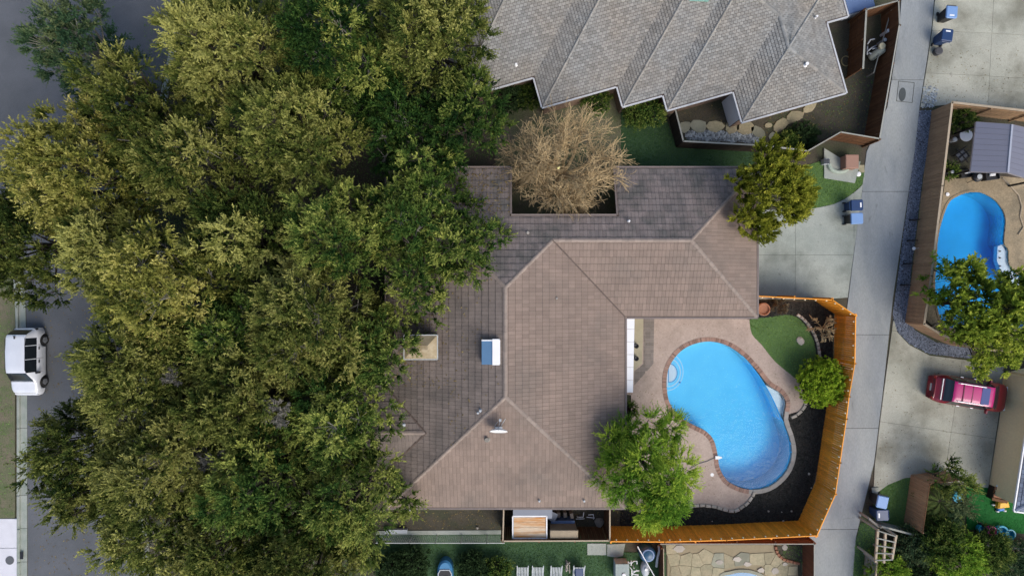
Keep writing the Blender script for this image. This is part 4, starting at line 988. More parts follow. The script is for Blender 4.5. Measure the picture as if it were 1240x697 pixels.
o, w2_, h2 = boxthing('wall_slab', 466, 641, 493, 645.5, .4, M['lightgrey'], 'pale grey bench slab at the left end of the wire fence', 'bench'); m_ = MB(); m_.box(-w2_, w2_, -h2, h2, .34, .4); m_.build('seat', M['lightgrey'], o)

# lower lawn: loungers, tub, equipment
def lounger(px, label, cushion=None):
    o = empty('sun_lounger', (*P(px, 686, .75), 0), label=label, cat='sun lounger', group='grey slatted loungers on the lower lawn')
    W2 = .38
    for s_ in (-1, 1):
        m_ = MB(); m_.beam((s_ * W2, .16, .86), (s_ * W2, -.6, .36), .05, .05); m_.beam((s_ * W2, -.6, .36), (s_ * W2, -1.7, .34), .05, .05); m_.build('frame', M['lightgrey'], o)
        for y in (-.5, -1.6): m_ = MB(); m_.box(s_ * W2 - .025, s_ * W2 + .025, y - .03, y + .03, 0, .34); m_.build('leg', M['lightgrey'], o)
    for i in range(7):
        x = -W2 + .07 + i * (2 * W2 - .14) / 6; m_ = MB(); m_.beam((x, .0, .78), (x, -.6, .385), .055, .015); m_.beam((x, -.6, .385), (x, -1.7, .365), .055, .015); m_.build('slat', M['lightgrey'], o)
    if cushion: m_ = MB(); m_.prism([(-.28, -.75), (.28, -.75), (.28, -.1), (-.28, -.1)], .5, .72, bev=.05); m_.build('cushion', cushion, o)
lounger(633, 'grey slatted lounger, leftmost of the row at the bottom edge'); lounger(651.5, 'grey slatted lounger, second from the left of the bottom row')
lounger(674, 'grey slatted lounger standing just below the dried white plant'); lounger(701.5, 'grey lounger with a dark blue cushion at the right end of the row', M['blue'])
o = empty('plastic_tub', (*P(539, 690, .6), 0), label='blue round-backed tub with white rim at the hedge on the bottom edge', cat='tub')
pts = [(.52 * math.cos(a), .72 * math.sin(a) if math.sin(a) > 0 else 0) for a in np.linspace(0, math.pi, 14)] + [(-.55, -1.0), (.55, -1.0)]
MB().prism(pts, 0, .75, bev=.12).build('shell', plain('tub_blue', (.05, .2, .38), .4), o)
ring(mbx := MB(), offset([(.42, -.15), (.42, -.9), (-.42, -.9), (-.42, -.15), (-.3, .08), (.3, .08)], .06), [(.42, -.15), (.42, -.9), (-.42, -.9), (-.42, -.15), (-.3, .08), (.3, .08)], .72, .8); mbx.build('rim', M['lightgrey'], o)
MB().prism([(.41, -.15), (.41, -.9), (-.41, -.9), (-.41, -.15), (-.3, .07), (.3, .07)], .6, .757).build('well', M['black'], o)
MB().prism([(-.15, -.55), (.2, -.5), (.22, -.3), (-.05, -.35)], .76, .82, bev=.02).build('lining', M['lightgrey'], o)
# pool equipment, bottom centre
o, w2_, h2 = boxthing('utility_box', 745, 682, 762, 705, .9, M['lightgrey'], 'pale grey utility box left of the white pipes at the bottom edge', 'utility box')
m_ = MB(); m_.prism([(-w2_, -h2), (w2_, -h2), (w2_, h2), (-w2_, h2)], .84, .92, bev=.03); m_.build('lid', material('green_grey', (.3, .35, .33), .6), o)
m_ = MB(); m_.lathe((.1, -.1, .92), [(.12, 0), (.12, .06), (0, .07)], 14); m_.build('dial', M['white'], o)
pipes('pool_plumbing', 766, 684, .5, 'tangle of white pipes between grey box and blue tank at the bottom edge', [[(-.3, .3, .5), (-.3, .05, .5)], [(-.1, .35, .5), (-.1, .0, .5)], [(-.3, .18, .5), (0, .2, .5), (.05, .3, .5), (.3, .3, .5), (.3, .1, .5)], [(-.2, -.1, .5), (-.05, -.3, .5), (-.05, -.8, .5)], [(0, -.4, .5), (.45, -.35, .5)], [(0, -.55, .5), (.3, -.3, .5)], [(-.1, -.6, .5), (.4, -.65, .5)], [(.1, -.2, .5), (.1, -.2, 0)]], M['white'])
o = empty('filter_tank', (*P(785, 672, .9), 0), label='large round dark blue filter tank at the bottom centre of the photo', cat='tank')
m_ = MB(); m_.lathe((0, 0, 0), [(.5, 0), (.55, .1), (.55, .7), (.48, .85), (.3, .95), (.12, 1.0), (0, 1.02)], 24); m_.build('tank', plain('tank_blue', (.02, .08, .16), .4), o, True)
m_ = MB(); m_.lathe((0, 0, .88), [(.42, -.02), (.42, .04), (.34, .05), (.34, .0)], 24); m_.build('clamp_band', M['bluemetal'], o)
o = empty('grey_pump', (*P(782, 690, .6), 0), label='rounded grey pump housing below the blue tank', cat='pump'); m_ = MB(); m_.lathe((0, 0, 0), [(.25, 0), (.32, .2), (.32, .5), (.22, .62), (0, .66)], 18, sx=.9, sy=1.6); m_.build('housing', M['lightgrey'], o, True); m_ = MB(); m_.lathe((0, .1, .62), [(.1, 0), (.1, .1), (0, .1)], 10); m_.build('knob', M['white'], o)
m_ = MB(); m_.tube([(*P(772, 661, 1.1), 1.1), (*P(793, 698, 1.0), 1.0), (*P(812, 730, .3), .3)], .035, 6); tag(m_.build('pole', M['white']), 'long thin white pole lying diagonally over the blue tank', 'pole')
pipes('hose_coil', 797, 662, .4, 'pale hose hanging beside the short brown fence', [[(0, .2, .6), (.05, -.2, .5), (-.05, -.7, .4), (-.1, -1.4, .3)]], M['lightgrey'], 'hose', .09)
cs = empty('concrete_pads', kind='structure')
for a in ([(711, 657), (734, 657), (734, 671), (711, 671)], [(735, 658), (757, 657), (754, 672), (746, 674), (735, 672)]): MB().prism(PP(a), 0, .07, bev=.01).build('slab', M['conc'], cs)
m_ = MB()
for i in range(5): m_.tube([(rr.uniform(-.1, .1), rr.uniform(-.3, .3), .05), (rr.uniform(-.2, .2), rr.uniform(-.5, .4), .3), (rr.uniform(-.25, .25), rr.uniform(-.5, .5), .2)], .045, 5)
o = m_.build('dried_plant', M['edgestone']); o.location = (*P(686, 682), 0); tag(o, 'small dried white plant between the two right loungers', 'plant')
o = empty('planter', kind='structure') if False else None

# flagstone patio, bottom
def flagstones(root, poly, cell, mat, z, h, seed, gap=.03, jit=.35, drop=0):
    rg = random.Random(seed); x0, x1, y0, y1 = bounds(poly); pts = []
    for i in range(-1, int((x1 - x0) / cell) + 2):
        for j in range(-1, int((y1 - y0) / cell) + 2): pts.append((x0 + (i + .5 + rg.uniform(-jit, jit)) * cell, y0 + (j + .5 + rg.uniform(-jit, jit)) * cell))
    for p in pts:
        if not inside(p, poly) or rg.random() < drop: continue
        q = [(p[0] + a * cell * 1.3, p[1] + b * cell * 1.3) for a, b in ((-1, -1), (1, -1), (1, 1), (-1, 1))]
        for o_ in pts:
            if o_ is p or abs(o_[0] - p[0]) > cell * 2.4 or abs(o_[1] - p[1]) > cell * 2.4: continue
            nx, ny = o_[0] - p[0], o_[1] - p[1]; L = math.hypot(nx, ny); q = clip(q, nx / L, ny / L, (nx * (p[0] + o_[0]) + ny * (p[1] + o_[1])) / 2 / L - gap / 2)
            if len(q) < 3: break
        if len(q) < 3 or not all(inside((p[0] + (c[0] - p[0]) * .7, p[1] + (c[1] - p[1]) * .7), poly) for c in q) or abs(area2(q)) < .06: continue
        MB().prism(q, z, z + h + rg.uniform(0, .01), bev=.006).build('flagstone', mat if rg.random() < .9 else M['flaggrey'], root)
fp = PP([(808, 659), (948, 659), (946, 668), (958, 676), (966, 678), (966, 740), (808, 740)])
sheet('patio_ground', fp, .02, M['sand'], kind='structure'); fr = empty('flagstone_patio', kind='structure')
pool2_px = [(872, 700), (885, 694), (898, 692), (912, 694), (925, 702), (930, 730), (870, 730)]
fp2 = PP([(808, 659), (948, 659), (946, 668), (958, 676), (966, 678), (966, 740), (930, 740), (928, 700), (912, 691), (898, 689), (885, 690), (868, 698), (866, 740), (808, 740)])
flagstones(fr, fp2, .82, M['flag'], .02, .03, 4, gap=.02)
for px, py, s_ in ((822, 663, .45), (892, 676, .35), (905, 682, .3), (921, 689, .3), (938, 690, .35), (950, 682, .2), (871, 679, .3)):
    q = [(P(px, py)[0] + s_ * math.cos(a) * rr.uniform(.6, 1.1), P(px, py)[1] + s_ * .7 * math.sin(a) * rr.uniform(.6, 1.1)) for a in np.linspace(0, 5.4, 6)]
    MB().prism(q, .05, .085, bev=.01).build('pale_flagstone', M['edgestone'], fr)
p2 = PP(sm(pool2_px, 4)); pl2 = empty('swimming_pool', label='tip of a dark blue pool in the flagstone patio at the bottom edge', cat='swimming pool')
ring(mbx := MB(), offset(p2, .22), p2, .0, .09); mbx.build('coping', M['flaggrey'], pl2); sheet('water', p2, .06, plain('still_water', (.01, .17, .36), .08), pl2)
bed = PP(sm([(939, 660), (940, 667), (945, 674), (955, 678), (968, 681)], 4, False) + [(978, 682), (978, 660)])
sheet('planting_bed', bed, .04, M['dirt'], kind='structure')
edging([(939, 660), (940, 667), (945, 674), (955, 678), (968, 681)], '', 'rust coloured curved brick edging round the bed at the patio corner', .25, .2, M['terracotta'])
m_ = MB(); m_.lathe((*P(950, 662), .04), [(.2, 0), (.2, .02), (0, .04)], 12); tag(m_.build('stepping_stone', M['edgestone']), 'round pale stepping stone in the bed by the patio corner', 'stone')
grass('bed_plants', bed, .04, M['grassblade'], 120, .1, 31)

# ------------------------------------------------------------------ yard of the shingled house
YS_ = empty('stepping_stones', kind='structure')
for px, py, rx, ry, rot, g_ in ((829, 154, .45, .45, 0, 1), (845, 153, .6, .5, .2, 1), (866, 153, .65, .42, 0, 0), (886, 154, .5, .55, .4, 0), (902, 155, .62, .5, 0, 0), (918, 160, .6, .4, .5, 1), (930, 152, .3, .2, 0, 0), (944, 152, .72, .42, -.7, 0), (961, 142, .7, .42, -.4, 0), (980, 131, .55, .3, -.6, 0), (935, 165, .3, .3, 0, 1)):
    n_ = 8 if (px, py) != (902, 155) else 16; q = []
    for k in range(n_):
        a = k / n_ * 6.283; r_ = rr.uniform(.8, 1.1) if n_ == 8 else 1; x, y = rx * r_ * math.cos(a), ry * r_ * math.sin(a); q.append((P(px, py)[0] + x * math.cos(-rot) - y * math.sin(-rot), P(px, py)[1] + x * math.sin(-rot) + y * math.cos(-rot)))
    MB().prism(q, .02, .09, bev=.015).build('flagstone', M['flag'] if not g_ else M['flaggrey'], YS_)
rub = PP([(829, 160), (850, 158), (915, 163), (925, 172), (832, 168)]); pebbles('rubble', rub, 700, material('pale_rubble', (.3, .33, .34), .9, tint=.6), .02, .08, .2, 6, .5)
m_ = MB(); m_.tube([(P(1023.5, 74.5)[0] + .3 * math.cos(a), P(1023.5, 74.5)[1] + .34 * math.sin(a), .07) for a in np.linspace(0, 6.283, 25)], .035, 6); tag(m_.build('hoop', material('straw_hoop', (.34, .28, .14), .8)), 'pale hoop lying on the dark soil beside the shingled house', 'hoop')
o = empty('filter_tank', (*P(1060, 64, .6), 0), R(35), label='cream pool filter tank with round cap in the narrow alley enclosure', cat='tank')
m_ = MB(); prof = [(.0, 0), (.2, .03), (.27, .15), (.28, .6), (.25, .95), (.12, 1.05), (0, 1.06)]; m_.lathe((0, 0, 0), prof, 18); T = Matrix.Rotation(R(48), 4, 'Y'); m_.v = [tuple(T @ Vector(p) + Vector((-.3, -.1, .2))) for p in m_.v]; m_.build('tank', plain('cream_tank', (.36, .38, .3), .5), o, True)
m_ = MB(); m_.lathe((.35, .12, .85), [(.2, 0), (.23, .05), (.23, .16), (.18, .2), (.1, .2), (.1, .17), (0, .17)], 18); m_.build('cap', plain('cream_cap', (.55, .5, .33), .5), o)
pipes('pool_plumbing', 1054, 50, .5, 'white pipes between dark walls above the cream filter tank', [[(-.2, -.2, .5), (.0, .1, .5), (.3, .15, .5)], [(-.2, -.7, .5), (.1, -.45, .5), (.4, -.3, .5)], [(-.15, -.3, .4), (-.15, -.9, .4)], [(.1, -.55, .55), (.45, -.5, .55)], [(-.1, -.8, .5), (.2, -1.0, .5)]], M['lightgrey'], r_=.05)
for i, (px, py, c) in enumerate([(1076, 37, 'white'), (1072, 48, 'lightgrey')]):
    m_ = MB(); m_.lathe((*P(px, py, .8), 0), [(.1, 0), (.12, .7), (.12, .8), (0, .82)], 10); tag(m_.build('post_light', M[c]), ['white round post light between the gate and the alley fence', 'small grey post light below the white one by the alley fence'][i], 'light')

# utility pad beside the cedar
pad = PP([(997, 180), (1020, 194), (1041, 196), (1034, 222), (997, 216)])
tag(sheet('utility_pad', pad, .12, M['conc'], None, .12), 'pale concrete utility pad between the golden cedar and the alley', 'pad')
o, w2_, h2 = boxthing('air_vent', 998, 191, 1006, 199, .5, M['lightgrey'], 'small dark grille box on the concrete pad', 'vent'); m_ = MB(); [m_.box(-w2_ + .05, w2_ - .05, -h2 + .06 + k * .07, -h2 + .09 + k * .07, .44, .5) for k in range(int((2 * h2 - .1) / .07))]; m_.build('grille', M['black'], o)
o, w2_, h2 = boxthing('meter_box', 1024, 187, 1040, 204, .8, plain('rust_box', (.3, .17, .12), .7), 'reddish brown cabinet at the corner of the concrete pad', 'cabinet'); m_ = MB(); m_.prism([(-w2_, -h2), (w2_, -h2), (w2_, h2), (-w2_, h2)], .74, .82, bev=.04); m_.build('lid', bpy.data.materials['rust_box'], o)
m_ = MB(); pts_ = [(*P(1014 + 12 * math.cos(a), 200 + 9 * math.sin(a)), .2) for a in np.linspace(.3, 3.2, 12)]; m_.tube(pts_, .14, 8); tag(m_.build('conduit', material('pale_green_pipe', (.36, .42, .35), .7)), 'curved pale green pipe on the concrete pad', 'pipe')
m_ = MB(); m_.lathe((*P(1039, 211), .03), [(.17, 0), (.17, .05), (.1, .08), (0, .08)], 14); tag(m_.build('standpipe', M['white']), 'round white pipe cap in the grass beside the concrete pad', 'pipe cap')
tag(sheet('stone_slab', PP([(1038, 200), (1046, 200), (1046, 209), (1040, 209)]), .07, M['flag'], None, .06), 'tan stone slab beside the alley at the utility pad', 'slab')
dr = empty('alley_drain', (*P(1096, 110), .05), R(-6), label='dark oval stain cover set in a square frame in the alley', cat='drain cover')
m_ = MB()
for a, b in (((-.55, -.8), (.55, -.8)), ((.55, -.8), (.55, .6)), ((.55, .6), (-.55, .6)), ((-.55, .6), (-.55, -.8))): m_.beam((*a, 0), (*b, 0), .03, .012)
m_.build('frame', M['joint'], dr); m_ = MB(); m_.lathe((-.2, -.3, 0), [(.24, 0), (.24, .012), (0, .014)], 20, sx=1, sy=2); m_.build('cover', material('dark_iron', (.07, .08, .08), .7), dr)
pebbles('rubble', PP([(1118, 105), (1135, 105), (1132, 130), (1115, 132)]), 160, bpy.data.materials['pale_rubble'], .05, .04, .13, 8, .4)

# ------------------------------------------------------------------ bins
def bin_(px, py, rz, body, lid, label, sticker=True):
    o = empty('wheelie_bin', (*P(px, py, 1.0), 0), rz, label=label, cat='bin', group='wheeled bins along the alley')
    m_ = MB(); v = []
    for z, w_, d_ in ((.06, .24, .27), (.95, .34, .37), (1.0, .35, .38)):
        v += [(a * w_, b * d_, z) for a, b in ((-1, -.9), (-.9, -1), (.9, -1), (1, -.9), (1, .9), (.9, 1), (-.9, 1), (-1, .9))]
    m_.add(v, [(i + 8 * r_, (i + 1) % 8 + 8 * r_, (i + 1) % 8 + 8 * (r_ + 1), i + 8 * (r_ + 1)) for r_ in (0, 1) for i in range(8)] + [tuple(range(7, -1, -1)), tuple(range(16, 24))])
    m_.build('body', body, o)
    m_ = MB(); m_.prism([(-.38, -.36), (-.3, -.43), (.3, -.43), (.38, -.36), (.38, .4), (-.38, .4)], 1.0, 1.09, bev=.04); lo = m_.build('lid', lid, o)
    m_ = MB(); m_.tube([(-.3, .46, 1.0), (.3, .46, 1.0)], .025, 6); m_.box(-.3, -.26, .38, .46, .96, 1.02); m_.box(.26, .3, .38, .46, .96, 1.02); m_.build('handle', body, o)
    for s_ in (-1, 1): m_ = MB(); m_.tube([(s_ * .26, .3, .12), (s_ * .33, .3, .12)], .12, 12); m_.build('wheel', M['black'], o)
    if sticker: m_ = MB(); m_.box(-.16, .16, -.3, -.2, 1.09, 1.094); m_.build('label_plate', M['white'], lo)
    return o
bin_(1152, 15, R(-4), M['black'], M['bluelid'], 'dark bin with pale blue lid, topmost by the top right drive')
bin_(1146.5, 43, R(172), M['blue'], M['blue'], 'navy bin with a white label below the pale blue lidded one, top right')
bin_(1037, 248.5, R(92), M['blue'], M['blue'], 'navy bin with a white label at the mouth of the drive below the cedar')
bin_(1037, 264.5, R(92), M['black'], M['bluelid'], 'pale blue lidded bin touching the navy bin at the drive mouth', False)
bin_(1068, 607, R(-12), M['black'], M['bluelid'], 'pale blue lidded bin above the pergola on the lower lawn edge', False)
bin_(1068, 623, R(-88), M['blue'], M['blue'], 'navy bin with a white label touching the pergola')
m_ = MB(); m_.lathe((0, 0, 0), [(.25, 0), (.27, .25), (.28, .3), (.2, .33), (0, .33)], 20); o = m_.build('round_tub', plain('dark_tub', (.05, .05, .055), .7)); o.location = (*P(1136.5, 62, .3), .05); tag(o, 'low round dark tub below the navy bin, top right', 'tub')

# ------------------------------------------------------------------ cars
def prof1(y, tab):
    xs = [a for a, _ in tab]; v = [b for _, b in tab]; return float(np.interp(y, xs, v))
def car(label, px, py, pz, rz, Lc, Wc, paint, roofm, spec):
    o = empty('parked_car', (*P(px, py, pz), 0), rz, label=label, cat='car')
    # y runs from the tail (0) to the nose (Lc); origin in the middle
    n = 96; ys = np.linspace(0, Lc, n); sm_ = lambda a: np.convolve(np.pad(a, 3, 'edge'), np.ones(5) / 5, 'same')[3:-3]
    zt = sm_(np.array([prof1(y, spec['top']) for y in ys])); zb = sm_(np.array([prof1(y, spec['belt']) for y in ys])); wr = sm_(np.array([prof1(y, spec['wroof']) for y in ys]))
    kk = np.array([min(1, (max(0, min(y, Lc - y)) / spec.get('round', .55)) ** .5 * .28 + .74) if min(y, Lc - y) < spec.get('round', .55) * .86 else 1 for y in ys]); kk = sm_(np.clip(kk, 0, 1))
    W2 = Wc / 2; grid = []
    for i, y in enumerate(ys):
        lo = .26
        for yw in spec['wheels']:
            d2_ = .43 ** 2 - (y - yw) ** 2
            if d2_ > 0: lo = max(lo, math.sqrt(d2_) + .34)
        k = kk[i]; z1 = max(.52, lo + .03); z2 = max(.74, lo + .07); b = zb[i]
        half = [(W2 * .93 * k, lo), (W2 * k, z1), (W2 * 1.0 * k, z2), (W2 * .965 * k, b), (W2 * .94 * k, b + .02), (wr[i] * k, max(b + .03, zt[i] - .035)), (wr[i] * .9 * k, zt[i] - .008), (wr[i] * .5 * k, zt[i] + .008), (0, zt[i] + .012)]
        row = [(-x, y - Lc / 2, z) for x, z in half] + [(x, y - Lc / 2, z) for x, z in half[-2::-1]]; grid.append(row)
    m_ = len(grid[0]); G_ = np.array(grid); gl = spec['glass']; body = MB(); V = [tuple(p) for r_ in grid for p in r_]; faces = []; roof = []; pan = {}
    for i in range(n - 1):
        ym = (ys[i] + ys[i + 1]) / 2
        for j in range(m_ - 1):
            f = (i * m_ + j, i * m_ + j + 1, (i + 1) * m_ + j + 1, (i + 1) * m_ + j)
            key = None
            if j in (4, m_ - 6):
                for gi_, (a, b) in enumerate(gl['side']):
                    if a < ym < b: key = ('side_window', j, gi_)
            if 5 <= j <= m_ - 7:
                if gl['wind'][0] < ym < gl['wind'][1]: key = ('windscreen', 0, 0)
                elif gl['rear'][0] < ym < gl['rear'][1]: key = ('rear_window', 0, 0)
                elif gl['rear'][1] < ym < gl['wind'][0]: roof.append(f)
            faces.append(f)
            if key: pan.setdefault(key, []).append(f)
    rs = set(roof); body.add(V, [f for f in faces if f not in rs] + [tuple(range(m_)), tuple(range((n - 1) * m_, n * m_))[::-1]])
    bo = body.build('body', paint, o, True)
    def patch(name, fs, off, mat, par):
        idx = sorted({q for f in fs for q in f}); mp_ = {q: k for k, q in enumerate(idx)}; vv = []
        acc = {q: Vector() for q in idx}
        for f in fs:
            a, b, c, d_ = (Vector(V[q]) for q in f); nn = (c - a).cross(d_ - b)
            if nn.dot((a + c) / 2 - Vector((0, (a.y + c.y) / 2, .5))) < 0: nn = -nn
            for q in f: acc[q] += nn
        for q in idx: vv.append(Vector(V[q]) + acc[q].normalized() * off)
        return mesh(name, vv, [tuple(mp_[q] for q in f) for f in fs], mat, par, True)
    patch('roof', roof, 0, roofm, o)
    for key, fs in pan.items(): patch(key[0], fs, .007, M['glass'], o)
    m2_ = MB(); m2_.box(-W2 * .8, W2 * .8, -Lc / 2 + .25, Lc / 2 - .25, .2, .62); m2_.build('underbody', M['black'], o)
    for yw in spec['wheels']:
        for s_ in (-1, 1):
            x0 = s_ * (W2 - .24); x1 = s_ * (W2 - .03); y = yw - Lc / 2; m2_ = MB(); m2_.tube([(x0, y, .35), (x0 + s_ * .03, y, .35), (x1 - s_ * .03, y, .35), (x1, y, .35)], [.32, .35, .35, .31], 22); wh = m2_.build('tyre', M['tyre'], o, True)
            m2_ = MB(); m2_.tube([(x1 - s_ * .02, y, .35), (x1 + s_ * .006, y, .35)], [.2, .19], 18)
            for k in range(5):
                a = k * 1.2566; m2_.beam((x1 + s_ * .012, y, .35), (x1 + s_ * .012, y + .21 * math.cos(a), .35 + .21 * math.sin(a)), .02, .06)
            m2_.build('rim', M['rim'], wh)
    for s_ in (-1, 1):
        ym = spec['mirror'] - Lc / 2; m2_ = MB(); m2_.prism([(s_ * (W2 - .06), ym - .06), (s_ * (W2 + .2), ym - .09), (s_ * (W2 + .22), ym + .03), (s_ * (W2 - .04), ym + .08)], 1.0, 1.16, bev=.03); m2_.build('mirror', spec.get('mirm', paint), o)
        m2_ = MB(); m2_.box(s_ * W2 * .55, s_ * W2 * .84, Lc / 2 - .22, Lc / 2 - .05, .68, .8) if s_ > 0 else m2_.box(-W2 * .84, -W2 * .55, Lc / 2 - .22, Lc / 2 - .05, .68, .8); m2_.build('headlight', M['lamp'], o)
        a_, b_ = sorted((s_ * W2 * .62, s_ * W2 * .83)); m2_ = MB(); m2_.box(a_, b_, -Lc / 2 - .005, -Lc / 2 + .12, .75, .93); m2_.build('tail_light', M['black'] if paint == M['carwhite'] else M['redlamp'], o)
        for gi_, hy in enumerate(spec['handles']): m2_ = MB(); m2_.box(*sorted((s_ * (W2 - .02), s_ * (W2 + .03))), hy - Lc / 2 - .1, hy - Lc / 2 + .1, .86, .9); m2_.build('door_handle', M['black'] if paint == M['carwhite'] else M['chrome'], o)
        if spec.get('rails'):
            a_, b_, hr = spec['rails']; m2_ = MB(); xr = s_ * .6; m2_.tube([(xr, a_ - Lc / 2, hr - .05), (xr, a_ + .1 - Lc / 2, hr + .03), (xr, b_ - .1 - Lc / 2, hr + .03), (xr, b_ - Lc / 2, hr - .05)], .03, 6); m2_.build('roof_rail', M['chrome'], o)
    m2_ = MB(); m2_.box(-.25, .25, -Lc / 2 - .02, -Lc / 2 + .02, .55, .68); m2_.build('number_plate', M['lightgrey'], o)
    for y, j0, j1 in spec.get('gaps', ()):
        i = int(y / Lc * (n - 1))
        for js in ((j0, j1),) if j0 > 2 else ((j0, j1), (m_ - 1 - j1, m_ - 1 - j0)):
            pts = [Vector(grid[i][j]) + Vector((0, 0, .004)) for j in range(js[0], js[1] + 1)]; m2_ = MB(); m2_.tube(pts, .009, 4); m2_.build('panel_gap', M['black'], o)
    return o
suv = dict(top=[(0, .9), (.05, 1.0), (.12, 1.12), (.38, 1.62), (.6, 1.68), (1.5, 1.74), (2.6, 1.72), (2.95, 1.66), (3.55, 1.17), (3.7, 1.1), (4.3, 1.0), (4.5, .86), (4.6, .7)], belt=[(0, .85), (.1, .98), (3.5, 1.0), (4.3, .9), (4.5, .78), (4.6, .62)],
           wroof=[(0, .8), (.1, .78), (.4, .66), (2.9, .64), (3.5, .78), (4.6, .8)], wheels=(.85, 3.72), glass=dict(side=[(.62, 1.12), (1.16, 2.02), (2.06, 2.95)], wind=(2.93, 3.6), rear=(.12, .4)), mirror=3.0, handles=(1.35, 2.25), mirm=M['black'], round=.6, gaps=((3.66, 4, 12), (1.12, 1, 4), (2.04, 1, 4), (3.0, 1, 4), (4.42, 5, 11)))
cw_ = car('white compact car parked at the left kerb facing down the photo', 30.5, 438, .9, R(180), 4.6, 1.86, M['carwhite'], M['carwhite'], suv)
m_ = MB(); m_.tube([(0, -1.75, 1.72), (0, -1.9, 1.86)], .015, 5); m_.box(-.04, .04, -1.85, -1.65, 1.72, 1.76); m_.build('aerial', M['black'], cw_)
for x in (-.66, .66): m_ = MB(); m_.box(x - .012, x + .012, -1.7, .5, 1.69, 1.705); m_.build('roof_seam', M['black'], cw_)
van = dict(top=[(0, .95), (.1, 1.05), (.35, 1.18), (.42, 1.2), (.72, 1.66), (.9, 1.72), (2.2, 1.78), (3.2, 1.74), (3.5, 1.68), (4.15, 1.16), (4.3, 1.1), (4.9, .98), (5.08, .85), (5.15, .65)], belt=[(0, .9), (.3, 1.03), (4.0, 1.04), (4.8, .92), (5.05, .76), (5.15, .6)],
           wroof=[(0, .85), (.4, .82), (.8, .68), (3.4, .66), (4.1, .82), (5.15, .84)], wheels=(1.0, 4.15), glass=dict(side=[(.75, 1.5), (1.6, 2.5), (2.6, 3.5)], wind=(3.5, 4.16), rear=(.42, .76)), mirror=3.62, handles=(1.8, 2.75), rails=(.95, 2.9, 1.74), round=.7, gaps=((4.24, 4, 12), (1.55, 1, 4), (2.55, 1, 4), (3.55, 1, 4), (4.98, 5, 11)))
cr_ = car('dark red minivan with a magenta glass roof parked on the right drive', 1176, 476, .9, R(-90 - 9), 5.15, 1.98, M['carred'], M['carroof'], van)
for a in (1.35, 1.95): m_ = MB(); m_.box(-.6, .6, a - 5.15 / 2 - .03, a - 5.15 / 2 + .03, 1.755, 1.785); m_.build('roof_bar', plain('dark_crimson', (.12, .002, .03), .3), cr_)
m_ = MB(); m_.box(-.55, .55, 2.55 - 5.15 / 2, 3.1 - 5.15 / 2, 1.775, 1.79); m_.build('sunroof', M['blueglass'], cr_)
m_ = MB(); m_.box(-.72, .72, .3 - 5.15 / 2, .36 - 5.15 / 2, 1.16, 1.22); m_.build('tail_spoiler', M['chrome'], cr_)

# ------------------------------------------------------------------ right pool yard
ty = PP([(1148, 130), (1143, 226), (1129, 334), (1119, 392), (1138.5, 404), (1174, 419), (1300, 425), (1300, 140)])
p3 = [(1175.7, 232.6), (1190, 234), (1207, 245), (1216.7, 264), (1215, 292.5), (1220, 302), (1221, 318), (1228, 330), (1245, 338), (1262, 352), (1262, 385), (1235, 398), (1190, 398), (1160, 398), (1146, 394), (1136, 380), (1131.5, 346), (1133, 321), (1136, 283), (1147, 248), (1160, 237)]
gridcut('tan_patio', PP([(1145, 205), (1143, 226), (1126, 334), (1119, 385), (1138.5, 404), (1174, 419), (1300, 425), (1300, 205)]), offset(PP(sm(p3, 5)), -.02) if area2(PP(sm(p3, 5))) > 0 else offset(PP(sm(p3, 5)), -.02), .04, M['tandeck'], 0, kind='structure')
PR2, po2 = make_pool('bright blue swimming pool behind the long tan fence, half under a tree', p3, p3, M['water2'], M['plaster2'], lambda x, y: -1.3, -.05)
ring(mbx := MB(), offset(po2, .14), offset(po2, 0), -.1, .07); mbx.build('coping', M['tandeck'], PR2)
sheet('bench_shelf', PP([(1210, 298), (1215, 296), (1220, 304), (1221, 320), (1230, 333), (1246, 341), (1246, 352), (1228, 345), (1214, 330), (1209, 315)]), -.12, M['stepwhite'], PR2, .3)
for px, py in ((1212, 304), (1212, 312), (1212, 322)): m_ = MB(); m_.lathe((*P(px, py), -.12), [(.05, 0), (.05, .09), (0, .09)], 8); m_.build('jet', M['black'], PR2)
sheet('dark_patio', PP([(1148, 130), (1144, 207), (1300, 222), (1300, 140)]), .05, M['soil'], kind='structure')
m_ = MB(); m_.lathe((*P(1146.5, 235.5), .04), [(.13, 0), (.13, .05), (0, .07)], 14); tag(m_.build('skimmer_lid', M['white']), 'round white lid in the tan patio left of the bright blue pool', 'lid')
o = empty('round_table', (*P(1170, 163.5, .75), 0), label='white round table tucked under the gazebo roof', cat='table')
m_ = MB(); m_.lathe((0, 0, .72), [(.42, 0), (.44, .015), (.44, .035), (.42, .045), (0, .045)], 26); m_.build('table_top', M['white'], o); m_ = MB(); m_.lathe((0, 0, 0), [(.25, 0), (.22, .04), (.04, .08), (.04, .72), (0, .72)], 14); m_.build('leg', M['black'], o)
m_ = MB(); m_.lathe((0, 0, 0), [(.13, 0), (.16, .45), (.1, .47), (0, .47)], 14); o = m_.build('stool', M['lightgrey']); o.location = (*P(1156, 169, .45), .05); tag(o, 'small round grey stool left of the white table', 'stool')
o = empty('garden_chair', (*P(1166, 188, .5), 0), R(40), label='black metal chair with diamond back below the white table', cat='chair')
m_ = MB(); m_.prism([(-.3, -.3), (.3, -.3), (.3, .3), (-.3, .3)], .4, .44); m_.build('seat', material('chair_mesh', (.09, .1, .12), .7), o)
m_ = MB()
for a, b in (((-.36, -.36), (.36, -.36)), ((.36, -.36), (.36, .36)), ((.36, .36), (-.36, .36)), ((-.36, .36), (-.36, -.36)), ((0, -.6), (0, .6)), ((-.6, 0), (.6, 0))): m_.beam((*a, .46), (*b, .46), .06, .05)
m_.build('frame', M['black'], o)
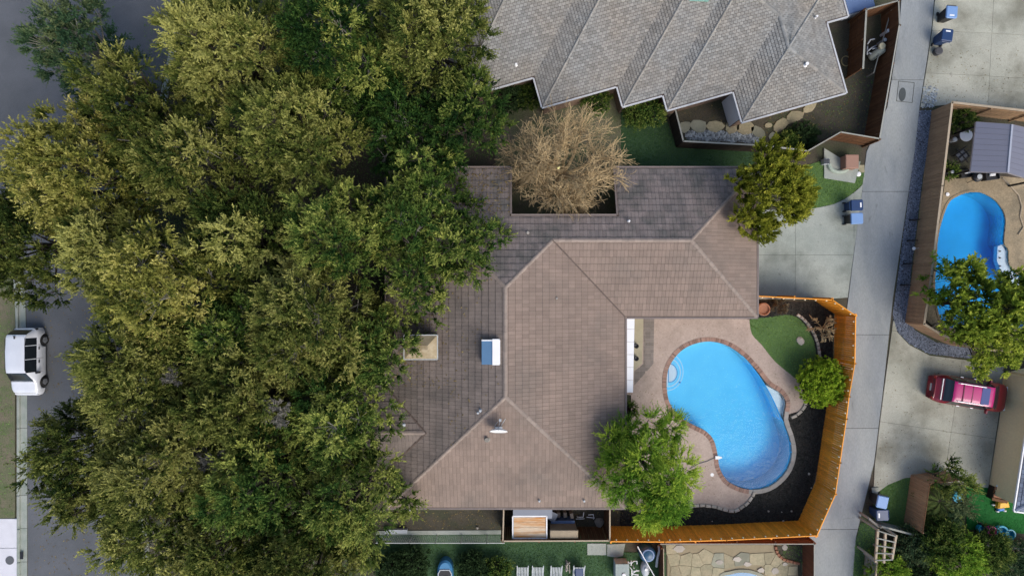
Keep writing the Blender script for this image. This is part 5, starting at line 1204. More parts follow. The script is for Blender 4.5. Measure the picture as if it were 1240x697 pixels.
for a in (-.3, .3):
    for b in (-.3, .3): m_ = MB(); m_.box(a - .02, a + .02, b - .02, b + .02, 0, .44); m_.build('leg', M['black'], o)
m_ = MB(); m_.tube([(-.34, .36, .44), (-.34, .42, .85), (.34, .42, .85), (.34, .36, .44)], .025, 6); m_.build('backrest', M['black'], o)
o = empty('barbecue', (*P(1185, 214, .8), 0), label='round black barbecue with grey rim under the gazebo edge', cat='barbecue')
m_ = MB(); m_.lathe((0, 0, .6), [(.1, -.15), (.25, -.1), (.32, .05), (.34, .1), (.32, .18), (.2, .26), (0, .3)], 22); m_.build('kettle', M['black'], o, True); m_ = MB(); m_.lathe((0, 0, .88), [(.14, -.02), (.17, .0), (.17, .02), (.12, .03), (0, .03)], 16); m_.build('lid_rim', M['lightgrey'], o)
for k in range(3): a = k * 2.09; m_ = MB(); m_.tube([(.15 * math.cos(a), .15 * math.sin(a), .55), (.35 * math.cos(a), .35 * math.sin(a), 0)], .02, 6); m_.build('leg', M['black'], o)
for i, (px, py, lb) in enumerate([(1171, 210, 'dark lounge chair with a white cushion left of the round barbecue'), (1201, 213, 'dark lounge chair with a white cushion right of the round barbecue')]):
    o = empty('lounge_chair', (*P(px, py, .4), 0), R(8), label=lb, cat='chair', group='dark lounge chairs at the gazebo edge')
    m_ = MB(); m_.prism([(-.5, -.28), (.5, -.28), (.5, .28), (-.5, .28)], .3, .38, bev=.02); m_.build('seat', M['black'], o); m_ = MB(); m_.prism([(-.18, 0), (.22, -.02), (.25, .16), (-.15, .18)], .4, .48, bev=.03); m_.build('cushion', M['white'], o)
    for a in (-.45, .45): m_ = MB(); m_.box(a - .03, a + .03, -.25, .25, 0, .5); m_.build('armrest', M['black'], o)
for i, (px, py, lb) in enumerate([(1154.5, 148.5, 'pale post light at the fence above the grey stool'), (1153.5, 208, 'pale post light at the fence left of the lounge chairs')]):
    m_ = MB(); m_.lathe((*P(px, py, .7), 0), [(.05, 0), (.05, .6), (.11, .62), (.11, .72), (0, .75)], 10); tag(m_.build('post_light', M['lightgrey']), lb, 'light', 'post lights along the tan fence')
m_ = MB(); pts_ = [(*P(a, b), .07) for a, b in ((1213, 216), (1222, 225), (1232, 236), (1236, 250), (1234, 262), (1238, 275), (1232, 284))]; m_.tube(pts_, .05, 6); tag(m_.build('garden_hose', M['capwood']), 'pale hose curving over the tan patio right of the bright blue pool', 'hose')
# fence brackets and lamp in gravel
for i, (px, py) in enumerate([(1109, 266), (1106, 291), (1101.5, 319), (1098, 345)]):
    m_ = MB(); m_.box(-.28, .22, -.035, .035, 0, .4); m_.box(-.28, -.2, -.06, .06, 0, .06); o = m_.build('fence_brace', M['black']); o.location = (*P(px, py, .3), .03); tag(o, 'short black brace on the gravel side of the tan fence, ' + ['topmost of four', 'second of four', 'third of four', 'lowest of four'][i], 'brace', 'braces along the tan fence')
m_ = MB(); m_.blob((*P(1107, 301, .4), .4), .12, rr, 8, 5, .5); m_.box(P(1108, 301)[0] - .02, P(1108, 301)[0] + .02, P(0, 301)[1] - .02, P(0, 301)[1] + .02, 0, .4); tag(m_.build('garden_light', M['white']), 'small white garden light against the tan fence', 'light')
m_ = MB(); pts_ = [(*P(1134 + 6 * math.cos(a), 397 + 4.5 * math.sin(a)), .1) for a in np.linspace(0, 6.28, 16)]; m_.tube(pts_, .06, 6); tag(m_.build('hose_ring', M['capwood']), 'pale coiled hose in the lower corner of the tan fence', 'hose')
m_ = MB(); m_.tube([(*P(1125, 399, .2), .2), (*P(1132, 404, .2), .2)], .06, 8); tag(m_.build('pipe', M['white']), 'short white pipe beside the coiled hose at the fence corner', 'pipe')

# ------------------------------------------------------------------ lower right yard
o = empty('pergola', (*P(1071, 660, 0), 0), R(-6), label='weathered grey slatted pergola below the navy bin at the lower right', cat='pergola'); og = o.location
def lp(px, py, z): 
    v = Vector((*P(px, py, z), z)) - og; v.rotate(Matrix.Rotation(R(6), 3, 'Z')); return v
for (a, b) in (((1063, 640), (1060, 680)), ((1072, 645), (1070, 681)), ((1085, 647), (1080, 676))):
    m_ = MB(); m_.beam(lp(*a, 2.0), lp(*b, 2.0), .13, .12); m_.build('beam', M['capwood'], o)
for t in np.linspace(0, 1, 5):
    a = lp(1063 - 3 * t, 642 + 36 * t, 2.07); b = lp(1085 - 4 * t, 649 + 28 * t, 2.07); m_ = MB(); m_.beam(a, b, .07, .05); m_.build('slat', M['greywood'], o)
for q in ((1063, 641), (1061, 678), (1085, 648), (1081, 675)): c = lp(*q, 2.0); m_ = MB(); m_.box(c.x - .06, c.x + .06, c.y - .06, c.y + .06, 0, 1.95); m_.build('post', M['greywood'], o)
m_ = MB(); m_.beam((*P(1052, 627, 1.0), 1.0), (*P(1064, 637, 1.0), 1.0), .12, .12); m_.box(P(1064, 637, 1)[0] - .06, P(1064, 637, 1)[0] + .06, P(0, 637, 1)[1] - .06, P(0, 637, 1)[1] + .06, 0, 1.0); m_.box(P(1052, 627, 1)[0] - .06, P(1052, 627, 1)[0] + .06, P(0, 627, 1)[1] - .06, P(0, 627, 1)[1] + .06, 0, 1.0); tag(m_.build('rail', M['edgestone']), 'short pale rail between the navy bin and the pergola', 'rail')
fence('thin pale fence running down from the pergola at the alley edge', [(1062, 680), (1057, 745)], 1.3, M['greywood'], .14, M['capwood'], cap=.1)
o, w2_, h2 = boxthing('bin_base', 1056, 590, 1064, 598, .12, M['conc'], 'square concrete cover above the pale blue lidded bin', 'cover')
m_ = MB(); m_.box(-w2_, w2_, -h2, h2, .06, .13); m_.build('top', M['conc'], o)
o = empty('toy_car', (*P(1214, 612, .4), 0), R(10), label='yellow and blue toy car beside the brown playhouse at the house corner', cat='toy')
m_ = MB(); m_.prism([(-.35, -.15), (.5, -.2), (.45, .25), (-.2, .3)], .15, .45, bev=.08); m_.build('body', M['yellow'], o); m_ = MB(); m_.prism([(-.25, -.4), (.2, -.42), (.2, -.18), (-.25, -.18)], .12, .32, bev=.06); m_.build('step', M['toyblue'], o)
for a, b in ((-.4, .05), (-.2, -.45), (.3, -.5)): m_ = MB(); m_.tube([(a, b - .04, .12), (a, b + .04, .12)], .11, 12); m_.build('wheel', M['white'], o)
o = empty('toy_house', (*P(1213, 599, .6), 0), R(-12), label='brown wooden play bench above the yellow toy car', cat='playhouse')
for i in range(4): m_ = MB(); m_.prism([(-.55, -.5 + i * .26), (.55, -.5 + i * .26), (.55, -.3 + i * .26), (-.55, -.3 + i * .26)], .5 + .06 * (i % 2), .56 + .06 * (i % 2), bev=.01); m_.build('slat', M['terracotta'] if i % 2 else M['brownwood'], o)
m_ = MB(); m_.box(-.5, .5, -.45, .45, 0, .5); m_.build('base', M['darkwood'], o); m_ = MB(); m_.blob((-.4, .55, .6), .12, rr, 8, 5, .6); m_.build('knob', M['white'], o)
def tubtoy(px, py, r_, mat, label, h=.35):
    o = empty('toy_tub', (*P(px, py, h), 0), label=label, cat='toy'); m_ = MB(); m_.lathe((0, 0, 0), [(r_ * .8, 0), (r_, h * .8), (r_ * .98, h), (r_ * .75, h), (r_ * .65, .1), (0, .1)], 20); m_.build('shell', mat, o); m_ = MB(); m_.blob((0, 0, .12), r_ * .45, rr, 7, 4, .4); m_.build('contents', mat, o)
tubtoy(1190, 641, .3, M['cyan'], 'small pale blue toy tub, left of the pink one'); tubtoy(1202, 643, .34, M['pink'], 'round pink toy tub on the dark ground at lower right'); tubtoy(1214, 644, .45, M['cyan'], 'bright cyan toy tub right of the pink one'); tubtoy(1224, 647, .38, plain('teal_plastic', (.02, .3, .42), .4), 'teal toy tub at the right end of the toy row')
m_ = MB(); m_.tube([(*P(1185, 632), .1), (*P(1187, 636), .6), (*P(1180, 646), .2)], .12, 7); tag(m_.build('scooter', M['black']), 'dark folded toy scooter left of the pale blue tub', 'toy')

# ------------------------------------------------------------------ trees
def tubes_np(P0, P1, R0, R1, n=4):
    """independent tapered limbs, (k,3) arrays"""
    P0 = np.asarray(P0, float); P1 = np.asarray(P1, float); D = P1 - P0; L = np.linalg.norm(D, axis=1, keepdims=True) + 1e-9; D = D / L
    up = np.where(np.abs(D[:, 2:3]) > .9, [[1., 0, 0]], [[0, 0, 1.]]); A = np.cross(D, up); A /= np.linalg.norm(A, axis=1, keepdims=True); B = np.cross(D, A); Q = []
    for k in range(n):
        a0, a1 = 2 * np.pi * k / n, 2 * np.pi * (k + 1) / n; e = lambda a: A * np.cos(a) + B * np.sin(a)
        Q.append(np.stack([P0 + e(a0) * R0[:, None], P0 + e(a1) * R0[:, None], P1 + e(a1) * R1[:, None], P1 + e(a0) * R1[:, None]], 1))
    return np.concatenate(Q)
def unit(a): return a / (np.linalg.norm(a, axis=-1, keepdims=True) + 1e-9)
def crown_leaves(rng, lobes, spc=.42, ntw=6, nlf=8, tl=(.3, .55), leaf=(.13, .055), up=.35, spread=.8, droop=0, lobvar=.5):
    """lobes: (cx,cy,cz,r,tint). returns leaf quads, tints, spray centres"""
    allV, allT, sp = [], [], []
    for (cx, cy, cz, r, tn) in lobes:
        m = max(4, int(2.2 * math.pi * r * r / spc ** 2))
        d = unit(rng.normal(0, 1, (m, 3))); d[:, 2] = np.where(d[:, 2] < -.25, -d[:, 2], d[:, 2])
        # knobbly lobe surface
        q = r * (rng.uniform(.62, 1.08, m)); c = np.array([cx, cy, cz]) + d * q[:, None] * np.array([1, 1, .8]); sp.append(c)
        dd = unit(d[:, None, :] * .9 + rng.normal(0, spread * .6, (m, ntw, 3)) + np.array([0, 0, up])); L = rng.uniform(*tl, (m, ntw, 1))
        t = (np.arange(nlf) + rng.uniform(0, 1, (m, ntw, nlf))) / nlf
        base = c[:, None, None, :] + dd[:, :, None, :] * (t * L)[..., None]; base[..., 2] -= droop * (t * L) ** 2
        ld = unit(dd[:, :, None, :] * .75 + rng.normal(0, .5, base.shape)); nr = unit(np.array([0, 0, 1.0]) + rng.normal(0, .45, base.shape)); sd = unit(np.cross(ld, nr))
        ll = rng.uniform(.7, 1.3, base.shape[:3])[..., None] * leaf[0]; lw = leaf[1] * ll / leaf[0] / 2
        V = np.stack([base - sd * lw, base + sd * lw, base + ld * ll], 3).reshape(-1, 3, 3)
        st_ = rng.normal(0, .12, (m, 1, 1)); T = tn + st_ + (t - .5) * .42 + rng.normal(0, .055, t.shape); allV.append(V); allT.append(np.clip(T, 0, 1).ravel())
    return np.concatenate(allV), np.concatenate(allT), np.concatenate(sp)
def tree(name, label, px, py, Rr, ztop, mat, seed, barkm, tint=.45, tv=.2, nl=None, cz=None, lr=.3, group=None, cat='tree', trunk_r=.22, lift=.0, gaps=0, sy=1.0, zc=None, **kw):
    rng = np.random.default_rng(seed); zb = ztop * .45 if cz is None else cz; hz = ztop - zb
    X, Y = P(px, py, ztop * .75 if zc is None else zc); nl = nl or int(7 + 2.1 * (Rr / .95) ** 1.5); lobes = []
    rot = rng.uniform(0, 6.28)
    for i in range(nl):
        f = math.sqrt((i + .4) / nl); a = i * 2.39996 + rot + rng.uniform(-.35, .35); rad = Rr * .84 * f * rng.uniform(.88, 1.1)
        z = zb + hz * (1 - .75 * f ** 2.2) - Rr * lr * .6 + rng.uniform(-1.3, .7); r = Rr * lr * rng.uniform(.7, 1.2) * (1.08 - .25 * f)
        if gaps and rng.random() < gaps: continue
        lobes.append((rad * math.cos(a), rad * math.sin(a) * sy, z, r, float(np.clip(tint + rng.normal(0, tv), .05, .95))))
    for i in range(int(nl * .3)):
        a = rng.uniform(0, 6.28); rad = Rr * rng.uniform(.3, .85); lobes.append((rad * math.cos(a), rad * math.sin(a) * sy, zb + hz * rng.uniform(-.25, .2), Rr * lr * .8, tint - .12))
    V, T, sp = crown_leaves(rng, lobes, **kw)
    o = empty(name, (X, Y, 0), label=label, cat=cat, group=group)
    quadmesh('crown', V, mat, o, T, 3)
    # trunk, limbs to every lobe, branchlets to sprays
    P0, P1, R0, R1 = [], [], [], []
    fork = np.array([0, 0, max(.3, zb * .55)]); P0.append((0, 0, 0)); P1.append(tuple(fork)); R0.append(trunk_r * 1.25); R1.append(trunk_r * .9)
    si = 0
    for (cx, cy, z, r, _) in lobes:
        c = np.array([cx, cy, z - r * .55]); m1 = fork + (c - fork) * .45 + np.array([0, 0, .12 * np.linalg.norm(c - fork)]) + rng.normal(0, .15, 3)
        P0 += [fork, m1]; P1 += [m1, c]; R0 += [trunk_r * .45, trunk_r * .28]; R1 += [trunk_r * .28, trunk_r * .14]
    C = np.array([(l_[0], l_[1], l_[2] - l_[3] * .55) for l_ in lobes]); idx = rng.choice(len(sp), min(len(sp), 200), replace=False); S = sp[idx]
    near = np.argmin(((S[:, None] - C[None]) ** 2).sum(2), 1); P0 = np.concatenate([np.array([np.array(p) for p in P0]), C[near]]); P1 = np.concatenate([np.array([np.array(p) for p in P1]), S]); R0 = np.array(R0 + [trunk_r * .07] * len(S)); R1 = np.array(R1 + [.008] * len(S))
    quadmesh('trunk', tubes_np(P0, P1, R0, R1, 6), barkm, o)
    return o
B = M['bark']
OAK = 'live oaks along the street side of the brown house'
oaks = [  # px, py, R metres, top, material, tint, description
 (86, 52, 3.0, 8.2, 'oak_blue', .4, 'dark blue-green tree at the far upper left standing over the street'),
 (155, 120, 3.1, 9.2, 'oak_olive', .5, 'olive tree just right of the blue-green one at the upper left'),
 (272, 55, 4.0, 10.0, 'oak_olive', .62, 'yellow-olive oak at the top edge beside the street bend'),
 (405, 60, 4.0, 9.0, 'oak_green', .42, 'dark green oak on the top edge left of the shingled house'),
 (520, 30, 3.8, 9.4, 'oak_olive', .4, 'olive oak leaning over the west end of the grey shingled roof'),
 (560, 135, 3.1, 7.6, 'oak_green', .35, 'dark green tree just left of the bare tan tree'),
 (475, 140, 2.9, 7.0, 'oak_green', .25, 'low very dark green tree in the hollow between the upper oaks'),
 (350, 150, 3.8, 9.8, 'oak_olive', .42, 'olive oak in the middle of the upper canopy with a feathery lower rim'),
 (90, 205, 4.1, 10.4, 'oak_yellow', .5, 'pale yellow oak crown at the left, brightest of the upper left canopy'),
 (215, 190, 3.8, 9.4, 'oak_olive', .55, 'olive oak between the brightest yellow crown and the middle canopy'),
 (20, 290, 3.8, 8.6, 'oak_olive', .3, 'dull green tree touching the left edge above the white car'),
 (130, 300, 3.5, 9.2, 'oak_olive', .5, 'olive oak beside the road above and right of the white car'),
 (190, 350, 3.8, 10.6, 'oak_yellow', .42, 'golden oak crown in the centre of the left canopy'),
 (285, 290, 3.6, 9.0, 'oak_olive', .38, 'muted olive oak right of the golden crown'),
 (400, 285, 3.5, 10.2, 'oak_green', .68, 'light green round-headed oak with yellow left rim near the brown roof'),
 (492, 262, 3.2, 8.4, 'oak_green', .5, 'green tree overhanging the north west corner of the brown roof'),
 (512, 208, 2.3, 7.2, 'oak_green', .45, 'green tree over the north eave between the dark hollow and the courtyard'),
 (560, 292, 2.9, 7.6, 'oak_green', .6, 'small green tree spreading over the brown roof below the bare tree'),
 (370, 395, 3.9, 10.4, 'oak_olive', .66, 'pale feathery oak at the middle right of the canopy'),
 (458, 422, 2.7, 7.8, 'oak_green', .5, 'green tree reaching toward the metal chimney cap'),
 (505, 345, 2.4, 7.4, 'oak_green', .5, 'green tree spreading over the north west slope just above the metal chimney cap'),
 (280, 400, 3.0, 8.6, 'oak_green', .5, 'green oak in the middle of the lower canopy'),
 (165, 450, 4.0, 9.8, 'oak_olive', .52, 'broad olive oak right of the white car'),
 (92, 545, 3.2, 8.8, 'oak_olive', .36, 'dull olive oak overhanging the kerb below the white car'),
 (195, 560, 3.9, 10.4, 'oak_olive', .62, 'large yellow-green oak at the lower left'),
 (290, 480, 3.6, 9.6, 'oak_olive', .5, 'rust-tinged olive oak in the lower middle canopy'),
 (310, 585, 3.8, 9.8, 'oak_green', .6, 'dark-gapped green oak at the lower middle'),
 (408, 508, 3.3, 9.0, 'oak_green', .55, 'green oak touching the small west wing of the brown roof'),
 (420, 614, 3.6, 9.6, 'oak_green', .6, 'green oak at the lower right of the canopy above the wire fence'),
 (112, 598, 2.6, 8.2, 'oak_olive', .45, 'smaller olive oak at the lower left just above the open stretch of street'),
 (175, 640, 3.1, 8.8, 'oak_olive', .5, 'low olive oak at the bottom edge beside the street'),
 (255, 675, 3.4, 8.6, 'oak_olive', .45, 'brownish olive tree on the bottom edge'),
 (370, 680, 3.8, 9.4, 'oak_olive', .5, 'olive oak at the bottom edge nearest the wire fence'),
]
for i, (px, py, r_, zt_, mt, tn, lb) in enumerate(oaks):
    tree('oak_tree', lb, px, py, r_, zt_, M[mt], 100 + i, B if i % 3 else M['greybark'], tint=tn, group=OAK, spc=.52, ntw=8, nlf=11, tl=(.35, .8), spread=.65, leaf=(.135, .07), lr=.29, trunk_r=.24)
# feathery bright tree at the pool
tree('ash_tree', 'bright green feathery tree between the brown roof and the orange fence', 787, 572, 3.1, 7.0, M['leaf_bright'], 7, B, tint=.5, sy=1.25, spc=.36, ntw=9, nlf=16, tl=(.45, .9), spread=.55, leaf=(.1, .045), up=.1, lr=.29, droop=.4, trunk_r=.16)
# golden cedar, upright flame-like sprays
tree('cedar_tree', 'golden green cedar with upright pointed sprays beside the drive', 938, 229, 2.75, 6.6, M['leaf_cedar'], 9, B, tint=.42, tv=.14, sy=1.12, spc=.33, ntw=13, nlf=20, tl=(.5, .95), leaf=(.12, .055), up=1.1, spread=.35, lr=.25, trunk_r=.14)
# round bush: many tiny upright leaves on a dome
def bush(px, py, r_, h, mat, label, seed, name='round_bush', tint=.55, cat='bush', **kw):
    rng = np.random.default_rng(seed); o = empty(name, (*P(px, py, h * .6), 0), label=label, cat=cat)
    a = dict(spc=.24, ntw=8, nlf=8, tl=(.12, .24), leaf=(.075, .045), up=.3); a.update(kw)
    V, T, sp = crown_leaves(rng, [(0, 0, h - r_ * .8, r_, tint)], **a); 
    V2, T2, _ = crown_leaves(rng, [(0, 0, h - r_ * .8, r_ * .8, tint - .1)], **a)
    quadmesh('foliage', np.concatenate([V, V2]), mat, o, np.concatenate([T, T2]), 3); S = sp[:60]; quadmesh('stems', tubes_np(np.tile([0, 0, .05], (len(S), 1)), S, np.full(len(S), .03), np.full(len(S), .012), 4), B, o)
    return o
bush(998, 463, 1.62, 2.2, M['leaf_box'], 'large clipped round lime green bush between small lawn and orange fence', 5, spc=.17, ntw=10, nlf=10, leaf=(.06, .055), tl=(.1, .2))
bush(750, 500, .35, .7, M['leaf_dark'], 'dark green shrub tucked under the east eave', 6)
o = None
for i, (px, py, r_, h, mt, lb) in enumerate([(615, 120, .9, 1.6, 'leaf_dark', 'dark shrub in the first notch of the zigzag eave'), (640, 118, .8, 1.4, 'oak_green', 'green shrub beside the bare tree under the first notch'),
        (722, 120, .85, 1.5, 'oak_green', 'green shrub in the second notch of the zigzag eave'), (787, 138, .9, 1.7, 'oak_green', 'leafy green shrub under the third notch of the zigzag eave'), (770, 140, .8, 1.5, 'oak_green', 'smaller green shrub left of the leafy one below the zigzag eave'),
        (975, 165, .9, .9, 'leaf_dark', 'low dark shrub in the dirt yard above the cedar'), (955, 172, .7, .8, 'oak_green', 'low green shrub left of the dark one above the cedar'),
        (500, 683, 1.1, 1.4, 'leaf_dark', 'dark hedge bush left of the blue tub'), (573, 688, 1.1, 1.3, 'leaf_dark', 'dark hedge bush right of the blue tub'), (603, 690, .9, 1.2, 'oak_green', 'green hedge bush left of the loungers'), (475, 690, 1.1, 1.6, 'leaf_dark', 'dark hedge bush at the corner of the canopy and lower lawn'),
        (1166, 145, .8, 1.2, 'oak_green', 'green shrub in the fence corner above the gazebo'), (1150, 207, .5, .6, 'oak_green', 'small green plant at the fence beside the lounge chairs'),
        (761, 496, .5, .9, 'oak_green', 'green shrub just below the white awning'), (1075, 690, 1.3, 1.6, 'leaf_bright', 'bright green shrub below the pergola'), (1110, 660, 1.3, 1.8, 'oak_blue', 'dull green shrub right of the pergola'), (1120, 700, 1.4, 1.6, 'leaf_dark', 'dark shrub at the bottom edge right of the pergola'),
        (1140, 655, 1.5, 2.6, 'oak_green', 'broad-leaved green bush below the palms'), (1160, 675, 1.6, 2.8, 'leaf_bright', 'tall yellow-green bush at the bottom right'), (1195, 665, 1.4, 2.4, 'oak_green', 'green bush below the pink toy tub'), (1225, 680, 1.5, 1.8, 'oak_blue', 'dull blue-green bush in the bottom right corner'), (1105, 545, .01, .1, 'oak_green', '')]):
    if r_ > .1: bush(px, py, r_, h, M[mt], lb, 50 + i, 'shrub', .5, 'shrub', spc=.26, tl=(.2, .4), leaf=(.11, .06), ntw=6, nlf=6)
# tree over the bright blue pool
tree('elm_tree', 'olive green tree hanging over the lower part of the bright blue pool', 1208, 368, 3.0, 6.2, M['leaf_elm'], 17, B, tint=.42, tv=.2, sy=.95, spc=.46, ntw=7, nlf=9, tl=(.35, .7), leaf=(.19, .12), lr=.26, gaps=.12, trunk_r=.15, up=.1)
tree('elm_tree', 'dense olive tree touching the rear of the red minivan', 1212, 418, 2.1, 5.2, M['leaf_elm'], 18, B, tint=.5, tv=.12, spc=.4, ntw=7, nlf=8, tl=(.25, .45), leaf=(.13, .07), lr=.33, trunk_r=.12, up=.1)
# thin leaning sapling branch over the pool
tree('sapling', 'sparse leafy branch reaching over the bright blue pool at its left side', 1153, 325, .95, 3.6, M['leaf_bright'], 19, B, tint=.35, nl=6, spc=.55, ntw=4, nlf=6, tl=(.4, .7), leaf=(.22, .1), lr=.3, trunk_r=.05)
tree('sapling', 'leafy young tree at the left rim of the bright blue pool inside the fence', 1140, 352, 1.1, 3.4, M['leaf_bright'], 20, B, tint=.5, nl=7, spc=.5, ntw=5, nlf=6, tl=(.3, .6), leaf=(.18, .09), lr=.33, trunk_r=.06)

# bare tan tree in the courtyard
def bare_tree(name, label, px, py, zc, Rr, H, seed, mat, n1=9, depth=5, r0=.12, tight=1.0, sx=1, sy=1, twig=.009):
    rng = np.random.default_rng(seed); o = empty(name, (*P(px, py, zc), 0), label=label, cat='tree' if Rr > 2 else 'shrub')
    segs = []; level = []
    for i in range(n1):
        a = i / n1 * 6.283 + rng.uniform(-.3, .3); e = rng.uniform(.25, .75) + .55 * (i % 3 == 0); level.append((np.array([0, 0, H * .28]), np.array([math.cos(a) * math.cos(e) * sx, math.sin(a) * math.cos(e) * sy, math.sin(e)]), Rr * .42, r0 * .6, rng.uniform(.7, 1.15)))
    segs.append((np.zeros(3), np.array([0, 0, H * .28]), r0, r0 * .8))
    for dpt in range(depth):
        nxt = []
        for p, d, L, r, q in level:
            d = d / np.linalg.norm(d); k = 3; pp = p; rr_ = r; Lq = L * q
            for s_ in range(k):
                d = unit(d + rng.normal(0, .16, 3) + np.array([0, 0, .05 if dpt < 2 else .0])); pn = pp + d * Lq / k; rn = rr_ * .82; segs.append((pp, pn, rr_, rn)); pp, rr_ = pn, rn
                if dpt < depth - 1 and (s_ > 0 or dpt > 0):
                    for _ in range(2 if (dpt in (1, 2)) else 1):
                        nd = unit(d + rng.normal(0, .55, 3) * tight); hr = math.hypot(pp[0] / sx, pp[1] / sy)
                        if hr < Rr: nxt.append((pp, nd, L * .68, max(twig, rr_ * .6), rng.uniform(.6, 1.2)))
            if dpt < depth - 1: nxt.append((pp, unit(d + rng.normal(0, .3, 3)), L * .7, max(twig, rr_ * .8), 1))
        level = nxt
        if len(level) > 4600: level = [level[j] for j in rng.choice(len(level), 4600, replace=False)]
    A = np.array([s[0] for s in segs]); Bq = np.array([s[1] for s in segs]); ra = np.array([s[2] for s in segs]); rb = np.array([s[3] for s in segs]); big = ra > .035
    quadmesh('limbs', tubes_np(A[big], Bq[big], ra[big], rb[big], 6), mat, o); quadmesh('twigs', tubes_np(A[~big], Bq[~big], np.maximum(ra[~big], twig), np.maximum(rb[~big], twig * .8), 3), mat, o, kind='stuff')
    return o
bare_tree('bare_tree', 'leafless tan tree with dense twigs standing in the courtyard notch of the roof', 683, 203, 3.6, 5.1, 5.6, 11, M['barebark'], n1=14, depth=5, r0=.26, twig=.0125)
m_ = MB(); m_.blob((*P(676.5, 203, 5.2), 5.2), .1, rr, 8, 5, 1); tag(m_.build('ball', M['glow']), 'small pale yellow ball caught in the top of the leafless tan tree', 'ball')
bare_tree('bare_shrub', 'leafless pale shrub with few thick branches against the orange fence', 1000, 397, 1.0, 1.4, 1.8, 8, M['barebark'], n1=10, depth=3, r0=.06, twig=.028)
bare_tree('bare_shrub', 'dry brown shrub at the top of the small lawn by the pool', 945, 372, .5, .8, .9, 12, material('dry_brown', (.16, .13, .08), .9), n1=9, depth=4, r0=.03, twig=.012, sx=1.5, sy=.7)
for i, (px, py, s_) in enumerate([(335, 500, 1.2), (160, 510, 1.3), (255, 560, 1.0), (205, 455, .9)]):
    bare_tree('dead_branch', 'spray of dead grey twigs showing in the oak canopy, ' + ['nearest the centre', 'right of the white car', 'in the lower middle', 'leftmost'][i], px, py, 8, s_, 8.6 if False else 2.2, 60 + i, M['greybark'], n1=8, depth=4, r0=.04, twig=.013).location.z = 6.9

# palms
def palm(px, py, r_, h, label, seed, nf=16):
    rng = np.random.default_rng(seed); o = empty('palm', (*P(px, py, h), 0), label=label, cat='palm'); m_ = MB(); m_.tube([(0, 0, 0), (.03, 0, h * .6), (0, 0, h)], [.14, .11, .1], 8); m_.build('trunk', B, o)
    for k in range(nf):
        a = k / nf * 6.283 * 2.0 + rng.uniform(-.2, .2); e = rng.uniform(.1, 1.0); L = r_ * rng.uniform(.8, 1.1); V = []; T = []
        pts = [np.array([math.cos(a) * L * t * math.cos(e * (1 - t * .5)), math.sin(a) * L * t * math.cos(e * (1 - t * .5)), h + L * (math.sin(e) * t - .75 * t * t)]) for t in np.linspace(0, 1, 15)]
        for i in range(2, 15):
            ax = unit(pts[i] - pts[i - 1]); s = unit(np.cross(ax, [0, 0, 1.])); ll = L * .34 * math.sin(math.pi * min(1, (i - .5) / 14.5)) + .08
            for sg in (-1, 1):
                d = unit(s * sg + ax * .9 + np.array([0, 0, -.1])); w_ = .055; pp = pts[i]; V.append([pp - ax * w_, pp + d * ll * .5 + ax * w_ * .6, pp + d * ll, pp + d * ll * .5 - ax * w_ * .8]); T.append(np.clip(rng.normal(.5, .25), 0, 1))
        quadmesh('frond', np.array(V), M['palm'], o, T)
tree('young_tree', 'feathery young green tree at the edge of the big drive below the red car', 1154, 584, 1.35, 3.2, M['oak_green'], 201, B, tint=.6, nl=7, spc=.4, ntw=6, nlf=10, tl=(.4, .8), leaf=(.14, .07), lr=.33, trunk_r=.06, spread=.6)
tree('young_tree', 'feathery blue-green young tree overhanging the artificial lawn', 1166, 612, 1.2, 2.6, M['oak_blue'], 202, B, tint=.7, nl=6, spc=.4, ntw=6, nlf=10, tl=(.4, .8), leaf=(.14, .07), lr=.33, trunk_r=.05, spread=.6)
palm(1137, 606, 1.3, 1.2, 'low yellow-green palm beside the brown fence end', 2); palm(1150, 632, 1.2, 1.0, 'lowest palm of the clump below the drive', 4); palm(1128, 628, 1.0, .8, 'small palm against the brown fence', 5)
m_ = MB(); m_.lathe((*P(1163, 603, .6), 0), [(.3, 0), (.36, .3), (.36, .4), (.2, .45), (0, .45)], 16); tag(m_.build('blue_pot', M['cyan']), 'cyan pot showing through the foliage of the young trees', 'pot')

# stuff seen through the canopy: grey shed roof
o = empty('shed', (*P(258, 210, 2.2), 0), R(18), label='pale grey-green shed roof glimpsed through a gap in the oak canopy', cat='shed')
m_ = MB(); m_.add([(-1.6, -1.1, 2.2), (1.6, -1.1, 2.2), (1.6, 0, 2.6), (-1.6, 0, 2.6), (1.6, 1.1, 2.2), (-1.6, 1.1, 2.2)], [(0, 1, 2, 3), (3, 2, 4, 5)]); m_.build('roof', material('grey_green_roof', (.2, .23, .17), .8), o); m_ = MB(); m_.box(-1.5, 1.5, -1, 1, 0, 2.2); m_.build('wall', M['brick'], o)

# the pools are sunk: cut the ground away above them
g = bpy.data.objects['ground']; bpy.data.objects.remove(g)
holes = [offset(po, .12), offset(po2, .08)]
import bmesh
bm = bmesh.new(); es = []
for lpn in [[(-600, -600), (600, -600), (600, 600), (-600, 600)]] + holes:
    vs = [bm.verts.new((*p, 0)) for p in lpn]; es += [bm.edges.new((vs[i], vs[(i + 1) % len(vs)])) for i in range(len(vs))]
bmesh.ops.triangle_fill(bm, use_beauty=True, edges=es)
for f in bm.faces:
    if f.normal.z < 0: f.normal_flip()
me = bpy.data.meshes.new('ground'); bm.to_mesh(me); bm.free(); me.materials.append(M['soil']); link('ground', me, kind='structure')

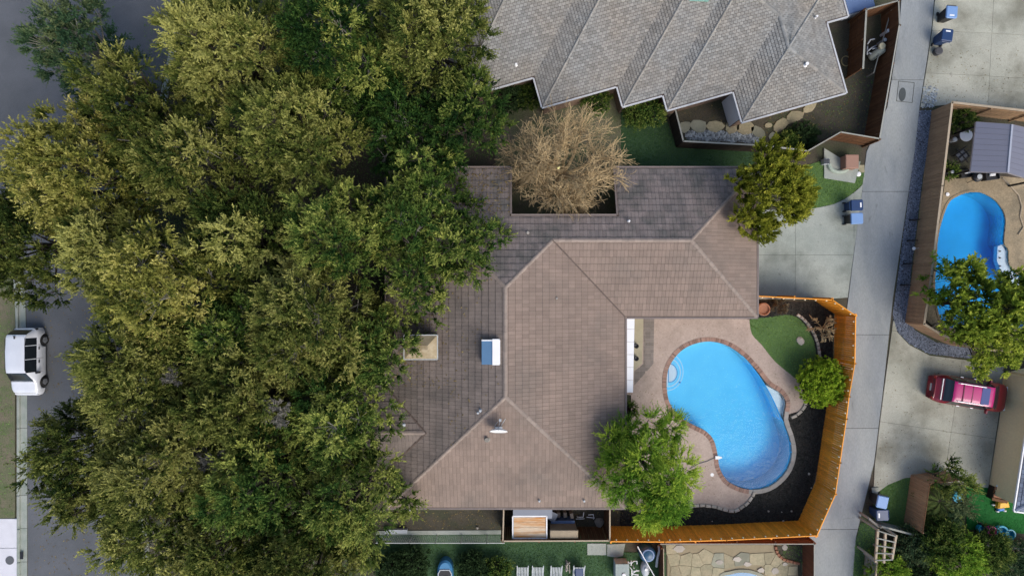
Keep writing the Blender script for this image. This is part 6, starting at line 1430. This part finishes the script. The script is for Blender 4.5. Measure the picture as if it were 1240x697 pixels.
# fallen leaves on the roof, street and drives
rng = np.random.default_rng(77)
def litter(name, X, Y, Z, mat, s=.06):
    n = len(X); a = rng.uniform(0, 6.28, n); l_ = s * rng.uniform(.6, 1.3, n); V = np.zeros((n, 4, 3))
    for k, (i, j) in enumerate(((-1, 0), (0, -.45), (1, 0), (0, .45))):
        V[:, k] = np.c_[X + l_ * (i * np.cos(a) - j * np.sin(a)), Y + l_ * (i * np.sin(a) + j * np.cos(a)), Z + rng.uniform(0, .02, n)]
    return quadmesh(name, V, mat, None, np.clip(rng.normal(.5, .2, n), 0, 1), kind='stuff')
M['litter'] = leafmat('fallen_leaf', [(0, (.06, .045, .02)), (.6, (.16, .12, .05)), (1, (.3, .24, .1))], trans=.05)
n = 1500; X = XW + np.abs(rng.normal(0, 2.6, n)); Y = rng.uniform(YS + 3, 7, n); k = (X < XR) & (Y < YN - (X - XW)) & (Y > YS + (X - XW)); k &= ~((X < -4) & (np.abs(Y - CY) < 2.9)); X, Y = X[k], Y[k]
litter('roof_leaves', X, Y, EZ + PT * (X - XW) + .07, M['litter'])
n = 700; X = rng.uniform(-6, 1.5, n); Y = rng.uniform(4.6, YN, n); k = (Y > YR + np.abs(X - XR)) & ~((X > HX0) & (Y > HY)); X, Y = X[k], Y[k]
litter('roof_leaves', X, Y, EZ + PT * (YN - Y) + .07, M['litter'])
X, Y = scatter(PP([(36, 340), (165, 340), (165, 700), (40, 700)]), 900, rng); litter('street_leaves', X, Y, np.full(len(X), .02), M['litter'])
X, Y = scatter(d2, 250, rng); litter('drive_leaves', X, Y, np.full(len(X), .06), M['litter'], .045)
X, Y = scatter(PP([(1128, 60), (1240, 60), (1240, 130), (1116, 130)]), 200, rng); litter('drive_leaves', X, Y, np.full(len(X), .065), M['litter'], .045)
X, Y = scatter(dk, 300, rng, [offset(po, .35)]); litter('deck_leaves', X, Y, np.full(len(X), .06), M['litter'], .04)
X, Y = scatter(PP([(460, 616), (800, 616), (800, 640), (460, 640)]), 500, rng); litter('yard_leaves', X, Y, np.full(len(X), .03), M['litter'], .06)
X, Y = scatter(PP([(820, 120), (1060, 60), (1055, 160), (830, 165)]), 700, rng); litter('yard_leaves', X, Y, np.full(len(X), .03), M['litter'], .06)
